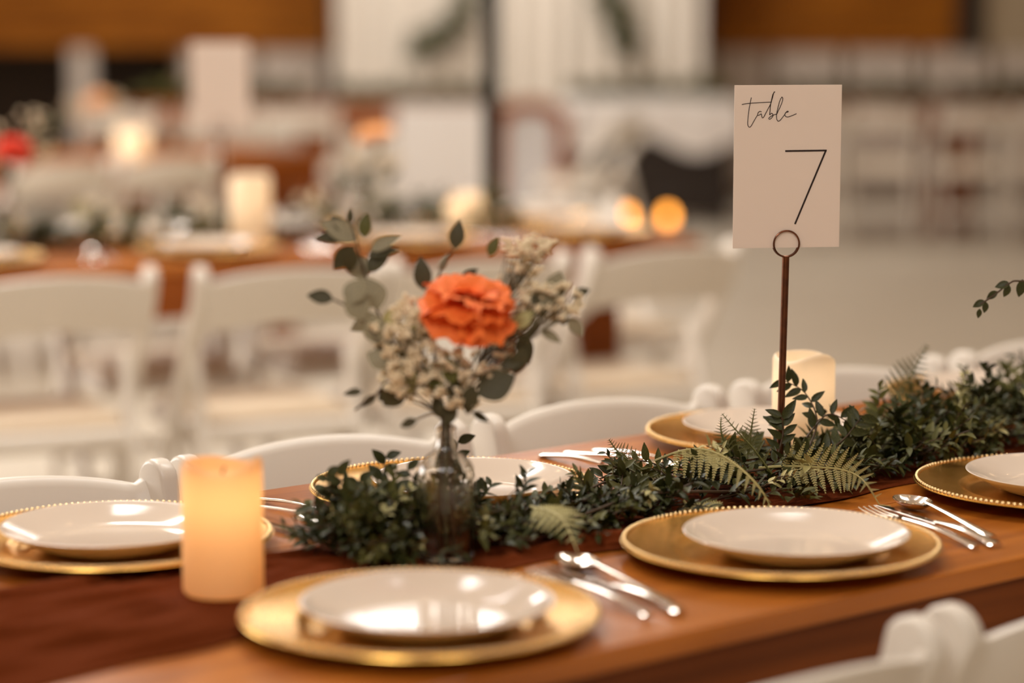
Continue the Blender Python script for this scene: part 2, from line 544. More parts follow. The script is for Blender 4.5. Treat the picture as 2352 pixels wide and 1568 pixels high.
# ------------------------------------------------------------------ folding chairs
def make_chair():
    t = thing('folding_chair', 'white resin folding chair', 'chair')
    cl = [(-0.226, 0.760), (-0.205, 0.705), (-0.165, 0.645), (-0.105, 0.555), (-0.02, 0.42), (0.10, 0.21), (0.215, 0.0)]
    path = [Vector((0, a, b)) for a, b in cl]
    path = smoothpath(path, 3)
    left, right = [], []
    for i, p in enumerate(path):
        d = (path[min(i + 1, len(path) - 1)] - path[max(i - 1, 0)]).normalized()
        nrm = Vector((0, d.z, -d.y))
        hw = 0.0215 if i > 4 else 0.0215 + 0.007 * (1 - i / 5)
        left.append((p.y + nrm.y * hw, p.z + nrm.z * hw))
        right.append((p.y - nrm.y * hw, p.z - nrm.z * hw))
    d0 = (path[1] - path[0]).normalized()
    arc = []
    a0 = math.atan2(left[0][1] - path[0].z, left[0][0] - path[0].y)
    a1 = math.atan2(right[0][1] - path[0].z, right[0][0] - path[0].y)
    # go round the upper side
    da = (a1 - a0) % (2 * PI)
    if math.sin(a0 + da / 2) < 0: da -= 2 * PI
    for k in range(1, 9):
        a = a0 + da * k / 9
        arc.append((path[0].y + 0.030 * math.cos(a), path[0].z + 0.030 * math.sin(a)))
    poly = list(reversed(left)) + arc + right
    for sx in (-1, 1):
        x0, x1 = sx * 0.2 - 0.012, sx * 0.2 + 0.012
        me = MB().prism(poly, lambda a, b, h: (h, a, b), x0, x1).mesh('back_post', M['resin'], smooth=True, bevel=0.0055, seg=3, ang=50)
        obj('back_post', me, t)
        rl = MB().bar((sx * 0.177, -0.098, 0.590), (sx * 0.177, -0.255, 0.0), 0.022, 0.036)
        obj('rear_leg', rl.mesh('rear_leg', M['resin'], smooth=True, bevel=0.006, seg=2), t)
    # crest rail: swept rounded section with arched top
    n = 28
    vs, fs = [], []
    sec = 12
    for i in range(n + 1):
        x = -0.192 + 0.384 * i / n
        q = x / 0.2
        top = 0.752 + 0.029 * (1 - q * q) ** 0.8 if abs(q) < 1 else 0.752
        # small rise of the fillet against the post
        e = max(0, (abs(q) - 0.90) / 0.06)
        top += 0.012 * min(e, 1.0)
        bot = 0.640 + 0.020 * (1 - q * q) - 0.018 * min(e, 1)
        th = 0.0085 + 0.005 * min(e, 1)
        yc0 = -0.215 - 0.030 * (1 - q * q)
        for k in range(sec):
            a = 2 * PI * k / sec
            ca, sa = math.cos(a), math.sin(a)
            sy = math.copysign(abs(ca) ** 0.55, ca)
            sz = math.copysign(abs(sa) ** 0.32, sa)
            zz = (top + bot) / 2 + (top - bot) / 2 * sz
            lean = (0.70 - zz) * 0.42
            vs.append((x, yc0 + lean + th * sy, zz))
    for i in range(n):
        for k in range(sec):
            a, b = i * sec + k, i * sec + (k + 1) % sec
            fs.append((a, b, b + sec, a + sec))
    fs.append(tuple(range(sec)))
    fs.append(tuple(range(n * sec, (n + 1) * sec)))
    obj('backrest', MB().add(vs, fs).mesh('backrest', M['resin'], smooth=True, ang=60), t)
    obj('seat_frame', MB().box(-0.185, 0.185, -0.155, 0.225, 0.395, 0.438).mesh('seat_frame', M['resin'], smooth=True, bevel=0.014, seg=3), t)
    obj('seat', MB().box(-0.165, 0.165, -0.135, 0.205, 0.432, 0.462).mesh('seat', M['pad'], smooth=True, bevel=0.012, seg=3), t)
    obj('stretcher', MB().bar((-0.19, 0.13, 0.155), (0.19, 0.13, 0.155), 0.02, 0.034, side=(0, 1, 0)).mesh('stretcher', M['resin'], bevel=0.004), t)
    obj('stretcher', MB().bar((-0.17, -0.205, 0.19), (0.17, -0.205, 0.19), 0.02, 0.034, side=(0, 1, 0)).mesh('stretcher', M['resin'], bevel=0.004), t)
    return t


CH = Proto(make_chair())
GF = 'chairs along the far side of the number 7 table'
for s, lab in ((1.252, 'white folding chair behind the plate left of the lit candle'),
               (1.690, 'white folding chair behind the plate of the carnation vase'),
               (2.152, 'white folding chair behind the plate left of the table number sign'),
               (2.625, 'white folding chair just behind the pale candle beside the sign'),
               (3.10, 'white folding chair at the leafy garland end of the number 7 table')):
    CH.put(P1(s, 2.205, 0), TH1 + PI, lab, GF)
CH.put(P1(1.372, 1.592, 0), TH1, 'white folding chair tucked before the front plate with its round post end showing', 'chairs along the near side of the number 7 table')
yaw = TH1 + 0.06
ctop = P1(1.628, 1.375, 0) + Vector((math.cos(yaw), math.sin(yaw), 0)) * 0.2
CH.put(ctop + Vector((-math.sin(yaw), math.cos(yaw), 0)) * 0.225, yaw, 'white folding chair turned slightly on the near side below the second charger', 'chairs along the near side of the number 7 table')
r25 = math.radians(25)
G2 = 'chairs with their backs to the number 7 table'
for x, y, rz, lab in ((-1.030, 5.118, r25, 'white folding chair whose back stands above the front left plate'),
                      (-0.561, 5.279, r25, 'white folding chair whose open back frames a tan seat behind the lit candle'),
                      (-0.165, 5.44, math.radians(25), 'white folding chair hidden behind the carnation bouquet'),
                      (0.222, 5.69, math.radians(33), 'white folding chair framing a red-brown table leg beside the open floor')):
    CH.put((x, y, 0), rz, lab, G2)
for u, lab in ((0.02, 'white folding chair behind the card of the second table'), (0.52, 'white folding chair behind the pillar candle of the second table'),
               (1.335, 'white folding chair beside the black steel column')):
    CH.put(P2(u, 0.37 if u > 1 else 0.335 if u > 0.3 else 0.31, 0), TH2 + PI, lab, 'chairs along the far side of the second table')
for k, (x, y, lab) in enumerate(((-1.62, 8.70, 'white folding chair before the third table, right beside the red carnation'),
                                 (-1.265, 9.0, 'white folding chair before the third table, behind the blurred pale card'))):
    fx, fy = -math.sin(TH3) * 0.225, math.cos(TH3) * 0.225
    CH.put((x + fx, y + fy, 0), TH3, lab, 'chairs on the near side of the third table')
for k, x in enumerate((-2.12, -1.64, -1.16)):
    CH.put((x, 13.62 + 0.05 * (k % 2), 0), math.radians((-8, 6, -4)[k]), 'white folding chair set before the redwood tables left of the black column',
           'chairs before the left redwood tables')
for k, x in enumerate((1.66, 2.13, 2.60, 3.07, 3.54)):
    CH.put((x, 13.9 + 0.06 * (k % 2), 0), math.radians((5, -7, 4, -5, 8)[k]), 'white folding chair set before the redwood tables on the open floor side',
           'chairs before the right redwood tables')
CH.put((0.40, 12.6, 0), math.radians(62), 'white folding chair turned sideways before the sweetheart table')


# ------------------------------------------------------------------ place settings
def make_charger(n=96):
    t = thing('charger_plate', 'gold charger', 'charger')
    R = 0.163
    prof = [(0.0005, 0.004), (0.096, 0.004), (0.101, 0.0045), (0.105, 0.0065), (0.109, 0.0095), (0.114, 0.0105), (0.135, 0.0128), (0.150, 0.0150),
            (0.156, 0.0168), (0.160, 0.0172), (R, 0.0165), (R + 0.0006, 0.0155), (0.161, 0.0142), (0.150, 0.0122), (0.114, 0.0075), (0.108, 0.0035), (0.100, 0.0008), (0.0005, 0.0008)]
    obj('dish', MB().lathe(prof, n).mesh('dish', M['gold'], smooth=True, ang=40), t)
    b = MB()
    nb = 150
    for k in range(nb):
        a = 2 * PI * k / nb
        b.ball((0.1595 * math.cos(a), 0.1595 * math.sin(a), 0.0172), 0.0030, 6, 4)
    obj('beaded_rim', b.mesh('beaded_rim', M['bead'], smooth=True, ang=0), t)
    return t


def make_plate(n=96):
    prof = [(0.0005, 0.0060), (0.060, 0.0060), (0.072, 0.0068), (0.080, 0.0092), (0.092, 0.0145), (0.104, 0.0200), (0.1115, 0.0236), (0.1140, 0.0244), (0.1150, 0.0238),
            (0.1140, 0.0224), (0.104, 0.0168), (0.092, 0.0105), (0.080, 0.0048), (0.072, 0.0022), (0.066, 0.0004), (0.062, 0.0), (0.058, 0.0012), (0.0005, 0.0016)]
    me = MB().lathe(prof, n).mesh('dinner_plate', M['porcelain'], smooth=True, ang=60)
    return tag(obj('dinner_plate', me), 'cream dinner plate', 'plate')


CG = Proto(make_charger())
PL = Proto(make_plate())
sets1 = [(1.233, 2.153, 'beside the lit pillar candle', -0.002, 0.001), (1.281, 1.695, 'in front of the carnation vase', 0.003, -0.006),
         (1.741, 1.695, 'in front of the table number sign', 0.010, -0.012), (1.664, 2.140, 'behind the carnation vase, half hidden by garland', 0.012, -0.022),
         (2.214, 1.716, 'at the spoon resting by the rust runner', 0.012, -0.004), (2.205, 2.165, 'behind the fern fronds left of the pale candle', 0.0, 0.0),
         (2.690, 2.190, 'behind the leafiest stretch of garland', 0.008, 0.004)]
for s, t, where, ds, dt in sets1:
    CG.put(P1(s, t, TZ), TH1, 'gold beaded charger plate ' + where, 'gold chargers on the number 7 table')
    PL.put(P1(s + ds, t + dt, TZ + 0.0042), TH1, 'cream porcelain dinner plate ' + where, 'cream plates on the number 7 table')
sets2 = [(-0.55, -0.20, 'near the foot of the red carnation vase'), (0.0, -0.215, 'before the blurred pale card'), (0.5, -0.21, 'before the peach flower'), (1.0, -0.21, 'at the near table corner by the open floor'),
         (-0.45, 0.226, 'behind the red carnation vase'), (0.0, 0.21, 'behind the pillar candle of the second table'), (0.62, 0.215, 'behind the peach flower'), (1.06, 0.20, 'beside the black steel column')]
for u, v, where in sets2:
    CG.put(P2(u, v), TH2, 'gold charger ' + where, 'gold chargers on the second table')
    PL.put(P2(u, v, TZ + 0.0042), TH2, 'cream plate ' + where, 'cream plates on the second table')


def spoon():
    t = thing('spoon', 'spoon', 'spoon')
    # bowl
    nu, nv = 14, 9
    vs, fs = [], []
    for layer in (0, 1):
        for i in range(nu + 1):
            u = i / nu
            y = 0.062 * u
            wd_ = 0.0195 * math.sin(PI * min(1, u * 0.93 + 0.04)) ** 0.62 * (1.0 + 0.15 * (u - 0.5))
            for j in range(nv):
                q = -1 + 2 * j / (nv - 1)
                x = wd_ * q
                zz = 0.0115 - 0.0095 * (1 - q * q) * math.sin(PI * u) ** 0.7
                vs.append((x, y, zz - layer * 0.0012))
    for layer in (0, 1):
        o = layer * (nu + 1) * nv
        for i in range(nu):
            for j in range(nv - 1):
                a = o + i * nv + j
                fs.append((a, a + 1, a + nv + 1, a + nv))
    m_ = (nu + 1) * nv
    for i in range(nu):
        for j in (0, nv - 1):
            a = i * nv + j
            fs.append((a, a + nv, a + nv + m_, a + m_))
    obj('bowl', MB().add(vs, fs).mesh('bowl', M['silver'], smooth=True, ang=50), t)
    handle(t, 0.001, -0.135, 0.0115)
    return t


def handle(t, y0, y1, z0, fat=1.0):
    b = MB()
    vs, fs = [], []
    n = 16
    prof = []
    for i in range(n + 1):
        u = i / n
        y = y0 + (y1 - y0) * u
        wx = (0.0028 + 0.0030 * u ** 1.5) * fat
        if u > 0.86: wx *= 1.18 if i % 2 else 0.95
        zz = z0 * (1 - u) ** 1.6 + 0.0045 + 0.004 * math.sin(PI * u) * (1 if z0 < 0.011 else 0.6)
        hz = (0.0014 + 0.0010 * u) * fat
        for k in range(8):
            a = 2 * PI * k / 8
            vs.append((wx * math.cos(a), y, zz - 0.002 + hz * math.sin(a)))
    for i in range(n):
        for k in range(8):
            a, c = i * 8 + k, i * 8 + (k + 1) % 8
            fs.append((a, c, c + 8, a + 8))
    fs.append(tuple(range(8)))
    fs.append(tuple(range(n * 8, n * 8 + 8)))
    obj('handle', b.add(vs, fs).mesh('handle', M['silver'], smooth=True, ang=50), t)


def fork():
    t = thing('fork', 'fork', 'fork')
    # shoulder
    nu = 6
    vs, fs = [], []
    for i in range(nu + 1):
        u = i / nu
        y = 0.028 * u
        wx = 0.003 + 0.0095 * math.sin(PI / 2 * u)
        zz = 0.006 + 0.003 * (1 - u)
        for q in (-1, -0.33, 0.33, 1):
            vs.append((wx * q, y, zz - 0.002 * (1 - q * q)))
        for q in (1, 0.33, -0.33, -1):
            vs.append((wx * q, y, zz - 0.0016 - 0.002 * (1 - q * q)))
    for i in range(nu):
        for k in range(8):
            a, c = i * 8 + k, i * 8 + (k + 1) % 8
            fs.append((a, c, c + 8, a + 8))
    fs.append(tuple(range(8)))
    fs.append(tuple(range(nu * 8, nu * 8 + 8)))
    head = obj('head', MB().add(vs, fs).mesh('head', M['silver'], smooth=True, ang=60), t)
    for k in range(4):
        x = -0.0107 + 0.0071 * k
        me = MB().tube([(x, 0.026, 0.0048), (x, 0.045, 0.0050), (x, 0.062, 0.0068), (x * 0.97, 0.072, 0.0090)], [0.0017, 0.0016, 0.0014, 0.0008], 6).mesh('tine', M['silver'], smooth=True)
        obj('tine', me, head)
    handle(t, 0.001, -0.125, 0.0065)
    return t


def knife():
    t = thing('knife', 'knife', 'knife')
    poly = [(-0.003, 0.0), (0.006, 0.0), (0.0085, 0.03), (0.0085, 0.085), (0.006, 0.105), (-0.003, 0.112)]
    obj('blade', MB().prism(poly, lambda a, b, h: (a, b, h), 0.0035, 0.0052).mesh('blade', M['silver'], bevel=0.0004, seg=1), t)
    handle(t, 0.002, -0.105, 0.0045, 1.35)
    return t


SPN, FRK, KNF = Proto(spoon()), Proto(fork()), Proto(knife())


def setting(base, ax, nx, ang, where, grp, jig=0.0):
    """three pieces lying side by side, heads pointing along the +y of their own frame"""
    o = Vector(base)
    FRK.put(o + ax * (-0.038) + nx * (-0.012), ang + 0.03, 'steel fork ' + where, 'forks ' + grp)
    KNF.put(o + ax * (-0.012) + nx * (-0.022), ang - 0.02 + jig, 'steel knife ' + where, 'knives ' + grp)
    SPN.put(o + ax * 0.012 + nx * (0.012), ang - 0.1 + jig, 'steel spoon ' + where, 'spoons ' + grp)


CUT = []


def lay(proto, head, end, dist, lab, grp):
    """head: where the tip lies, end: where the handle ends (metres on the table)"""
    d = (Vector(head) - Vector(end))
    ang = math.atan2(d.y, d.x) - PI / 2
    o = Vector(end) + d.normalized() * dist
    CUT.append((Vector(end).xy, (Vector(end) + d.normalized() * 0.218).xy))
    proto.put((o.x, o.y, TZ + 0.0006), ang, lab, grp)


for (tip, end, pr, dist, nm) in ((P1(2.034, 1.802), P1(1.969, 1.607), SPN, 0.135, 'spoon'), (P1(1.967, 1.800), P1(1.919, 1.588), FRK, 0.125, 'fork'), (P1(1.995, 1.800), P1(1.942, 1.580), KNF, 0.105, 'knife')):
    lay(pr, tip, end, dist, 'steel %s lying beside the charger before the table number sign' % nm, 'cutlery between the middle chargers')
for (tip, end, pr, dist, nm) in ((P1(1.545, 1.813), P1(1.511, 1.613), SPN, 0.135, 'spoon'), (P1(1.492, 1.80), P1(1.463, 1.590), FRK, 0.125, 'fork'), (P1(1.52, 1.80), P1(1.494, 1.580), KNF, 0.105, 'knife')):
    lay(pr, tip, end, dist, 'steel %s lying beside the front charger of the carnation vase' % nm, 'cutlery at the front charger')
for (tip, end, pr, dist, nm) in ((P1(1.450, 2.07), P1(1.444, 2.27), SPN, 0.135, 'spoon'), (P1(1.418, 2.07), P1(1.412, 2.28), KNF, 0.105, 'knife'), (P1(1.490, 2.07), P1(1.482, 2.27), FRK, 0.125, 'fork')):
    lay(pr, tip, end, dist, 'steel %s behind the lit candle, half under the garland' % nm, 'cutlery behind the lit candle')
for (tip, end, pr, dist, nm) in ((P1(1.956, 2.07), P1(1.946, 2.27), SPN, 0.135, 'spoon'), (P1(1.992, 2.07), P1(1.984, 2.26), FRK, 0.125, 'fork'), (P1(1.922, 2.06), P1(1.910, 2.275), KNF, 0.105, 'knife')):
    lay(pr, tip, end, dist, 'steel %s left of the charger behind the fern fronds' % nm, 'cutlery behind the fern fronds')
for (u, v, sg, where) in ((0.25, -0.21, 1, 'below the pillar candle of the second table'), (0.75, -0.21, 1, 'below the short glowing candle of the second table'),
                          (-0.28, -0.2, 1, 'beside the red carnation vase of the second table'), (0.38, 0.2, -1, 'behind the pillar candle of the second table'),
                          (0.85, 0.2, -1, 'behind the short glowing candle of the second table')):
    for pr, du, dist, nm in ((SPN, 0.031, 0.135, 'spoon'), (FRK, -0.027, 0.125, 'fork'), (KNF, 0, 0.105, 'knife')):
        lay(pr, P2(u + du, v + sg * 0.1), P2(u + du, v - sg * 0.1), dist, 'steel %s %s' % (nm, where), '%s set on second table' % nm)


# ------------------------------------------------------------------ what already stands on the tables
CV = [Vector((-0.0665, 2.394)), P1(2.86, 1.90).xy, P2(-0.39, 0.03).xy, P2(0.50, 0.06).xy]          # vases
CC = [(Vector((-0.275, 2.247)), 0.0385), (Vector((0.361, 2.958)), 0.0385), (Vector((-0.625, 5.758)), 0.050), (Vector((-0.121, 6.117)), 0.048)]   # candles
CS = [Vector((0.3185, 2.800)), Vector((-0.700, 5.83))]                                               # sign stands
FOOT = [(v, 0.030) for v in CV] + CC + [(v, 0.036) for v in CS]
CHG = [P1(q[0], q[1]).xy for q in sets1] + [P2(q[0], q[1]).xy for q in sets2]


def blocked(p, low=0.0):
    """is this point inside a thing that stands on a table"""
    q = Vector((p[0], p[1]))
    h = p[2] - TZ - low
    for c in CHG:
        d = (q - c).length
        if d < 0.136 and h < 0.034: return True
        if d < 0.172 and h < 0.0245: return True
    for v in CV:
        if (q - v).length < 0.033: return True
    for c, r_ in CC:
        if (q - c).length < r_ + 0.004: return True
    for v in CS:
        d = (q - v).length
        if d < 0.009 or (d < 0.039 and h < 0.014): return True
    if h < 0.019:
        for a, b in CUT:
            ab = b - a
            k = max(0.0, min(1.0, (q - a).dot(ab) / ab.dot(ab)))
            if (q - a - ab * k).length < 0.024: return True
    return False


# ------------------------------------------------------------------ runners
def runner(name, label, Pf, s0, s1, ta, tb, seed, ns=170, nt=90, press=None):
    r = random.Random(seed)
    ph_ = [(r.uniform(0, 6.28), r.uniform(0.6, 1.6), r.uniform(0.5, 2.2)) for _ in range(8)]
    vs, fs = [], []
    for i in range(ns + 1):
        u = i / ns
        s = s0 + (s1 - s0) * u
        a, b = ta(s), tb(s)
        for j in range(nt + 1):
            q = j / nt
            t = a + (b - a) * q
            zz = 0
            for k, (fr_, hh) in enumerate(((5.0, 0.0105), (9.0, 0.0100), (15.0, 0.0050))):
                p, f1, f2 = ph_[k]
                wv = fr_ * PI * (q + 0.05 * math.sin(f1 * 5 * s + p) + 0.03 * math.sin(f2 * 11 * s + 4 * q)) + p + (f2 - 1.3) * s * 3.0
                zz += (1 - abs(math.sin(wv))) ** 1.6 * hh * (0.65 + 0.35 * math.sin(f1 * 7 * s + k))
            edge = min(1, min(q, 1 - q) * 14)
            zz = zz * (0.35 + 0.65 * edge)
            t += 0.006 * math.sin(23 * s + 9 * q + seed)
            if press:                                     # the garland's weight flattens the folds under it
                zz *= 1 - 0.85 * press(s, t)
            pt = Pf(s, t, 0)
            for c, r_ in FOOT:
                d = (pt.xy - c).length
                zz *= min(1.0, max(0.0, (d - r_ - 0.012) / 0.03))
            for c in CHG:
                d = (pt.xy - c).length
                if d < 0.116:                             # cloth bunches against the foot of a charger
                    dv = (pt.xy - c).normalized() * 0.116
                    pt = Vector((c.x + dv.x, c.y + dv.y, 0))
                    d = 0.116
                if d < 0.20:
                    cap = max(0.0, 0.0026 + (min(d, 0.163) - 0.116) * 0.15 if d < 0.172 else 0.0097 + (d - 0.172) * 0.5)
                    zz = min(zz, cap)
            for ca, cb in CUT:
                ab = cb - ca
                k_ = max(0.0, min(1.0, (pt.xy - ca).dot(ab) / ab.dot(ab)))
                if (pt.xy - ca - ab * k_).length < 0.03: zz *= 0.1
            vs.append((pt.x, pt.y, TZ + 0.0012 + zz))
    for i in range(ns):
        for j in range(nt):
            a = i * (nt + 1) + j
            fs.append((a, a + 1, a + nt + 2, a + nt + 1))
    me = MB().add(vs, fs).mesh(name, M['runner'], smooth=True, ang=0)
    o = obj(name, me)
    m = o.modifiers.new('thickness', 'SOLIDIFY')
    m.thickness = 0.0008
    return tag(o, label, 'table runner')


def lerp_tab(tab):
    def f(s):
        for (s0, v0), (s1, v1) in zip(tab[:-1], tab[1:]):
            if s <= s1:
                k = min(1, max(0, (s - s0) / (s1 - s0)))
                k = k * k * (3 - 2 * k)
                return v0 + (v1 - v0) * k
        return tab[-1][1]
    return f


runner('table_runner', 'rust-coloured gauze runner bunched along the number 7 table', P1, 0.62, 3.60,
       lerp_tab([(0.6, 1.715), (1.05, 1.745), (1.25, 1.80), (1.5, 1.825), (1.66, 1.815), (1.85, 1.845), (1.97, 1.855), (2.1, 1.86), (3.2, 1.87)]),
       lerp_tab([(0.6, 2.08), (1.2, 2.06), (1.4, 2.03), (3.2, 2.03)]), 3,
       press=lambda s, t: (1.0 if s > 1.42 else max(0.0, (s - 1.32) / 0.10)) * max(0.0, min(1.0, (0.115 - abs(t - 1.965)) / 0.035)))
runner('table_runner', 'rust-coloured runner along the second table', P2, -1.2, 1.2,
       lerp_tab([(-1.2, -0.075), (1.2, -0.07)]), lerp_tab([(-1.2, 0.075), (1.2, 0.07)]), 8, 90, 30, press=lambda s, t: 0.8)


# ------------------------------------------------------------------ leaves
def leaf_template(w=0.5, fold=0.16, curl=0.18, rows=6, round_=0.8):
    vs, fs = [], []
    for i in range(rows + 1):
        u = i / rows
        hw = 0.5 * w * (math.sin(PI * min(1.0, u ** round_)) ** 0.85) if 0 < i < rows else 0.012
        for q in (-1, 0, 1):
            vs.append((q * hw, u, abs(q) * fold * hw * 2 - curl * u * u))
    for i in range(rows):
        for q in (0, 1):
            a = i * 3 + q
            fs.append((a, a + 1, a + 4, a + 3))
    return vs, fs


LT = {'pointed': leaf_template(0.42, 0.2, 0.15, 5, 0.75), 'round': leaf_template(0.80, 0.10, 0.12, 7, 0.9), 'small': leaf_template(0.46, 0.22, 0.10, 4, 0.8),
      'oval': leaf_template(0.56, 0.14, 0.2, 6, 0.85)}
LM = {}


def leaf_mesh(kind, m):
    k = (kind, m)
    if k not in LM:
        vs, fs = LT[kind]
        LM[k] = MB().add(vs, fs).mesh('leaf', M[m], smooth=True, ang=0)
    return LM[k]


def orient(d, up, size, loc):
    y = Vector(d).normalized()
    x = y.cross(Vector(up))
    if x.length < 1e-4: x = y.orthogonal()
    x.normalize()
    zz = x.cross(y)
    m = Matrix((x, y, zz)).transposed().to_4x4()
    return Matrix.Translation(Vector(loc)) @ m @ Matrix.Diagonal((size, size, size, 1))


def mass(name, kind, m, mats, parent):
    vs, fs = LT[kind]
    V = np.array([(*v, 1.0) for v in vs])
    nv = len(vs)
    allv = np.concatenate([(V @ np.array(mm).T)[:, :3] for mm in mats])
    F = np.array(fs)
    allf = np.concatenate([F + i * nv for i in range(len(mats))])
    me = bpy.data.meshes.new(name)
    me.from_pydata(allv.tolist(), [], allf.tolist())
    me.polygons.foreach_set('use_smooth', [True] * len(me.polygons))
    me.materials.append(M[m])
    o = obj(name, me, parent)
    o['kind'] = 'stuff'
    return o


def garland(name, label, Pf, s0, s1, tc, wid, hfun, nleaf, nparts, seed, lsize=(0.014, 0.026), ferns=()):
    r = random.Random(seed)
    g = thing(name, label, 'garland', tuple(Pf((s0 + s1) / 2, tc((s0 + s1) / 2), TZ)))
    O = Vector(g.location)
    hgt = 0.05
    # vines
    for k in range(7):
        pts = []
        ph = r.uniform(0, 6.28)
        n = 150
        for i in range(n + 1):
            s = s0 + (s1 - s0) * i / n
            pts.append(Pf(s, tc(s) + wid * 0.55 * math.sin(ph + s * (5 + k * 0.7)) * 0.9, TZ + 0.012 + hgt * 0.35 * (0.5 + 0.5 * math.sin(ph * 2 + s * (9 + k)))) - O)
        for i, p in enumerate(pts):
            w_ = p + O
            for c, r_ in 3 * ([(c, 0.177) for c in CHG] + [(v, 0.036) for v in CV] + [(c, r2 + 0.006) for c, r2 in CC] + [(v, 0.044) for v in CS]):
                d_ = w_.xy - c
                if d_.length < r_:
                    dv = d_.normalized() * r_
                    w_ = Vector((c.x + dv.x, c.y + dv.y, w_.z))
            pts[i] = w_ - O
        ax_, nx_ = (A1, N1) if Pf is P1 else (A2, N2)
        for v in CV + [c for c, r2 in CC] + CS:           # a vine passes a thing on one side only
            v3 = Vector((v.x, v.y, 0))
            rr = 0.050 if v in [c for c, r2 in CC] else 0.036
            rel = [((p + O - v3).dot(ax_), (p + O - v3).dot(nx_)) for p in pts]
            near = min(range(len(rel)), key=lambda q: abs(rel[q][0]))
            sg = 1 if rel[near][1] > 0 else -1
            for q, (da, dn) in enumerate(rel):
                if abs(da) < rr + 0.012:
                    need = math.sqrt(max(0.0, (rr + 0.012) ** 2 - da * da))
                    if sg * dn < need: pts[q] = pts[q] + nx_ * (sg * need - dn)
        for q, p in enumerate(pts):                       # where it must cross a charger it lies over the rim
            if any(((p + O).xy - c).length < 0.180 for c in CHG):
                pts[q] = Vector((p.x, p.y, max(p.z, TZ + 0.0240 - O.z)))
        obj('vine', MB().tube(pts, 0.0016, 5).mesh('vine', M['stem'], smooth=True), g)
    bins = {}
    parts = []
    # leaves grow along many short twigs: gives clumps instead of even fuzz
    count, pend, tries = 0, None, 0
    twigs = MB()
    while count < nleaf:
        if pend is None or tries > 14:
            s = r.uniform(s0, s1) if r.random() > 0.12 else r.uniform(s0, s0 + 0.13)
            tries = 0
        pend = s
        tries += 1
        endf = min(1, (s - s0) / 0.10 + 0.45)
        a = r.uniform(-0.15, PI + 0.15)
        rho = r.uniform(0.05, 0.85)
        t = tc(s) + math.cos(a) * wid * rho * endf
        hgt = hfun(s)
        zz = TZ + 0.008 + max(0, math.sin(a)) * hgt * rho * endf
        base = Pf(s, t, zz) - O
        out = (N1 if Pf is P1 else N2) * math.cos(a) + Vector((0, 0, 0.25 + max(0, math.sin(a))))
        al = (A1 if Pf is P1 else A2)
        d = (out.normalized() * r.uniform(0.3, 1.1) + al * r.uniform(-1, 1)).normalized()
        if d.z < -0.05: d.z = 0.05
        d.z *= min(1.0, hgt / 0.06)
        d.normalize()
        L = r.uniform(0.03, 0.065) * min(1.0, 0.55 + hgt * 8)
        if any(blocked(base + O + d * L * k_) for k_ in (0, 0.25, 0.5, 0.75, 1)) or base.z + O.z + min(0, d.z) * L < TZ + 0.004: continue
        nl = r.randint(7, 13)
        pend = None
        kind = r.choices(('d', 'm', 'p'), (0.62, 0.33, 0.05))[0]
        shape = r.choices(('small', 'pointed'), (0.65, 0.35))[0]
        sz0 = r.uniform(*lsize)
        tw = [base, base + d * L * 0.5 + Vector((0, 0, 0.004)), base + d * L]
        twigs.tube(tw, 0.0008, 4)
        for i in range(nl):
            u = (i + 1) / nl
            p = base + d * L * u
            side = d.cross(Vector((0, 0, 1)))
            if side.length < 0.1: side = Vector((1, 0, 0))
            side.normalize()
            ang = i * 2.4 + r.uniform(-0.4, 0.4)
            up2 = side.cross(d)
            ld = (d * r.uniform(0.5, 1.0) + side * math.cos(ang) * 0.9 + up2 * math.sin(ang) * 0.9).normalized()
            if p.z + O.z + ld.z * sz0 < TZ + 0.004: ld.z = abs(ld.z)
            sz = sz0 * r.uniform(0.7, 1.15) * (1.15 - 0.4 * u)
            if any(blocked(p + O + ld * sz * k_, 0.002) for k_ in (0.15, 0.5, 0.8, 1.02)): continue
            if p.z + O.z + ld.z * sz - 0.15 * sz < TZ + 0.003: p = p + Vector((0, 0, 0.006))
            mm = orient(ld, up2 + Vector((0, -0.2, 0.6)) + Vector((r.uniform(-.3, .3), r.uniform(-.3, .3), 0)), sz, p)
            vis = -(p + O).y * 0.35 + p.z * 2.0 + sz * 2 + r.uniform(0, 0.08)
            parts.append((vis, kind, shape, mm))
            count += 1
    obj('twig', twigs.mesh('twig', M['stem'], smooth=True), g)['kind'] = 'stuff'
    parts.sort(key=lambda q: -q[0])
    mk = {'d': 'leaf_dark', 'm': 'leaf_mid', 'p': 'leaf_pale'}
    for vis, kind, shape, mm in parts[:nparts]:
        obj('leaf', leaf_mesh(shape, mk[kind]), g, mw=mm)
    for vis, kind, shape, mm in parts[nparts:]:
        bins.setdefault((kind, shape), []).append(mm)
    for (kind, shape), ms in bins.items():
        mass('foliage', shape, mk[kind], ms, g)
    return g


G1 = garland('leaf_garland', 'dark green leaf and fern garland lying along the number 7 table', P1, 1.375, 3.18,
             lerp_tab([(1.38, 1.955), (1.7, 1.945), (2.1, 1.96), (2.5, 2.0), (3.2, 2.02)]), 0.105,
             lerp_tab([(1.40, 0.046), (1.50, 0.040), (1.60, 0.022), (1.82, 0.024), (2.05, 0.028), (2.3, 0.048), (2.6, 0.064), (3.2, 0.066)]), 8600, 285, 5)
garland('leaf_garland', 'dark leaf garland on the second table', P2, -1.15, 0.9, lambda s: 0.03, 0.10, lambda s: 0.07, 2600, 0, 9, (0.02, 0.042))


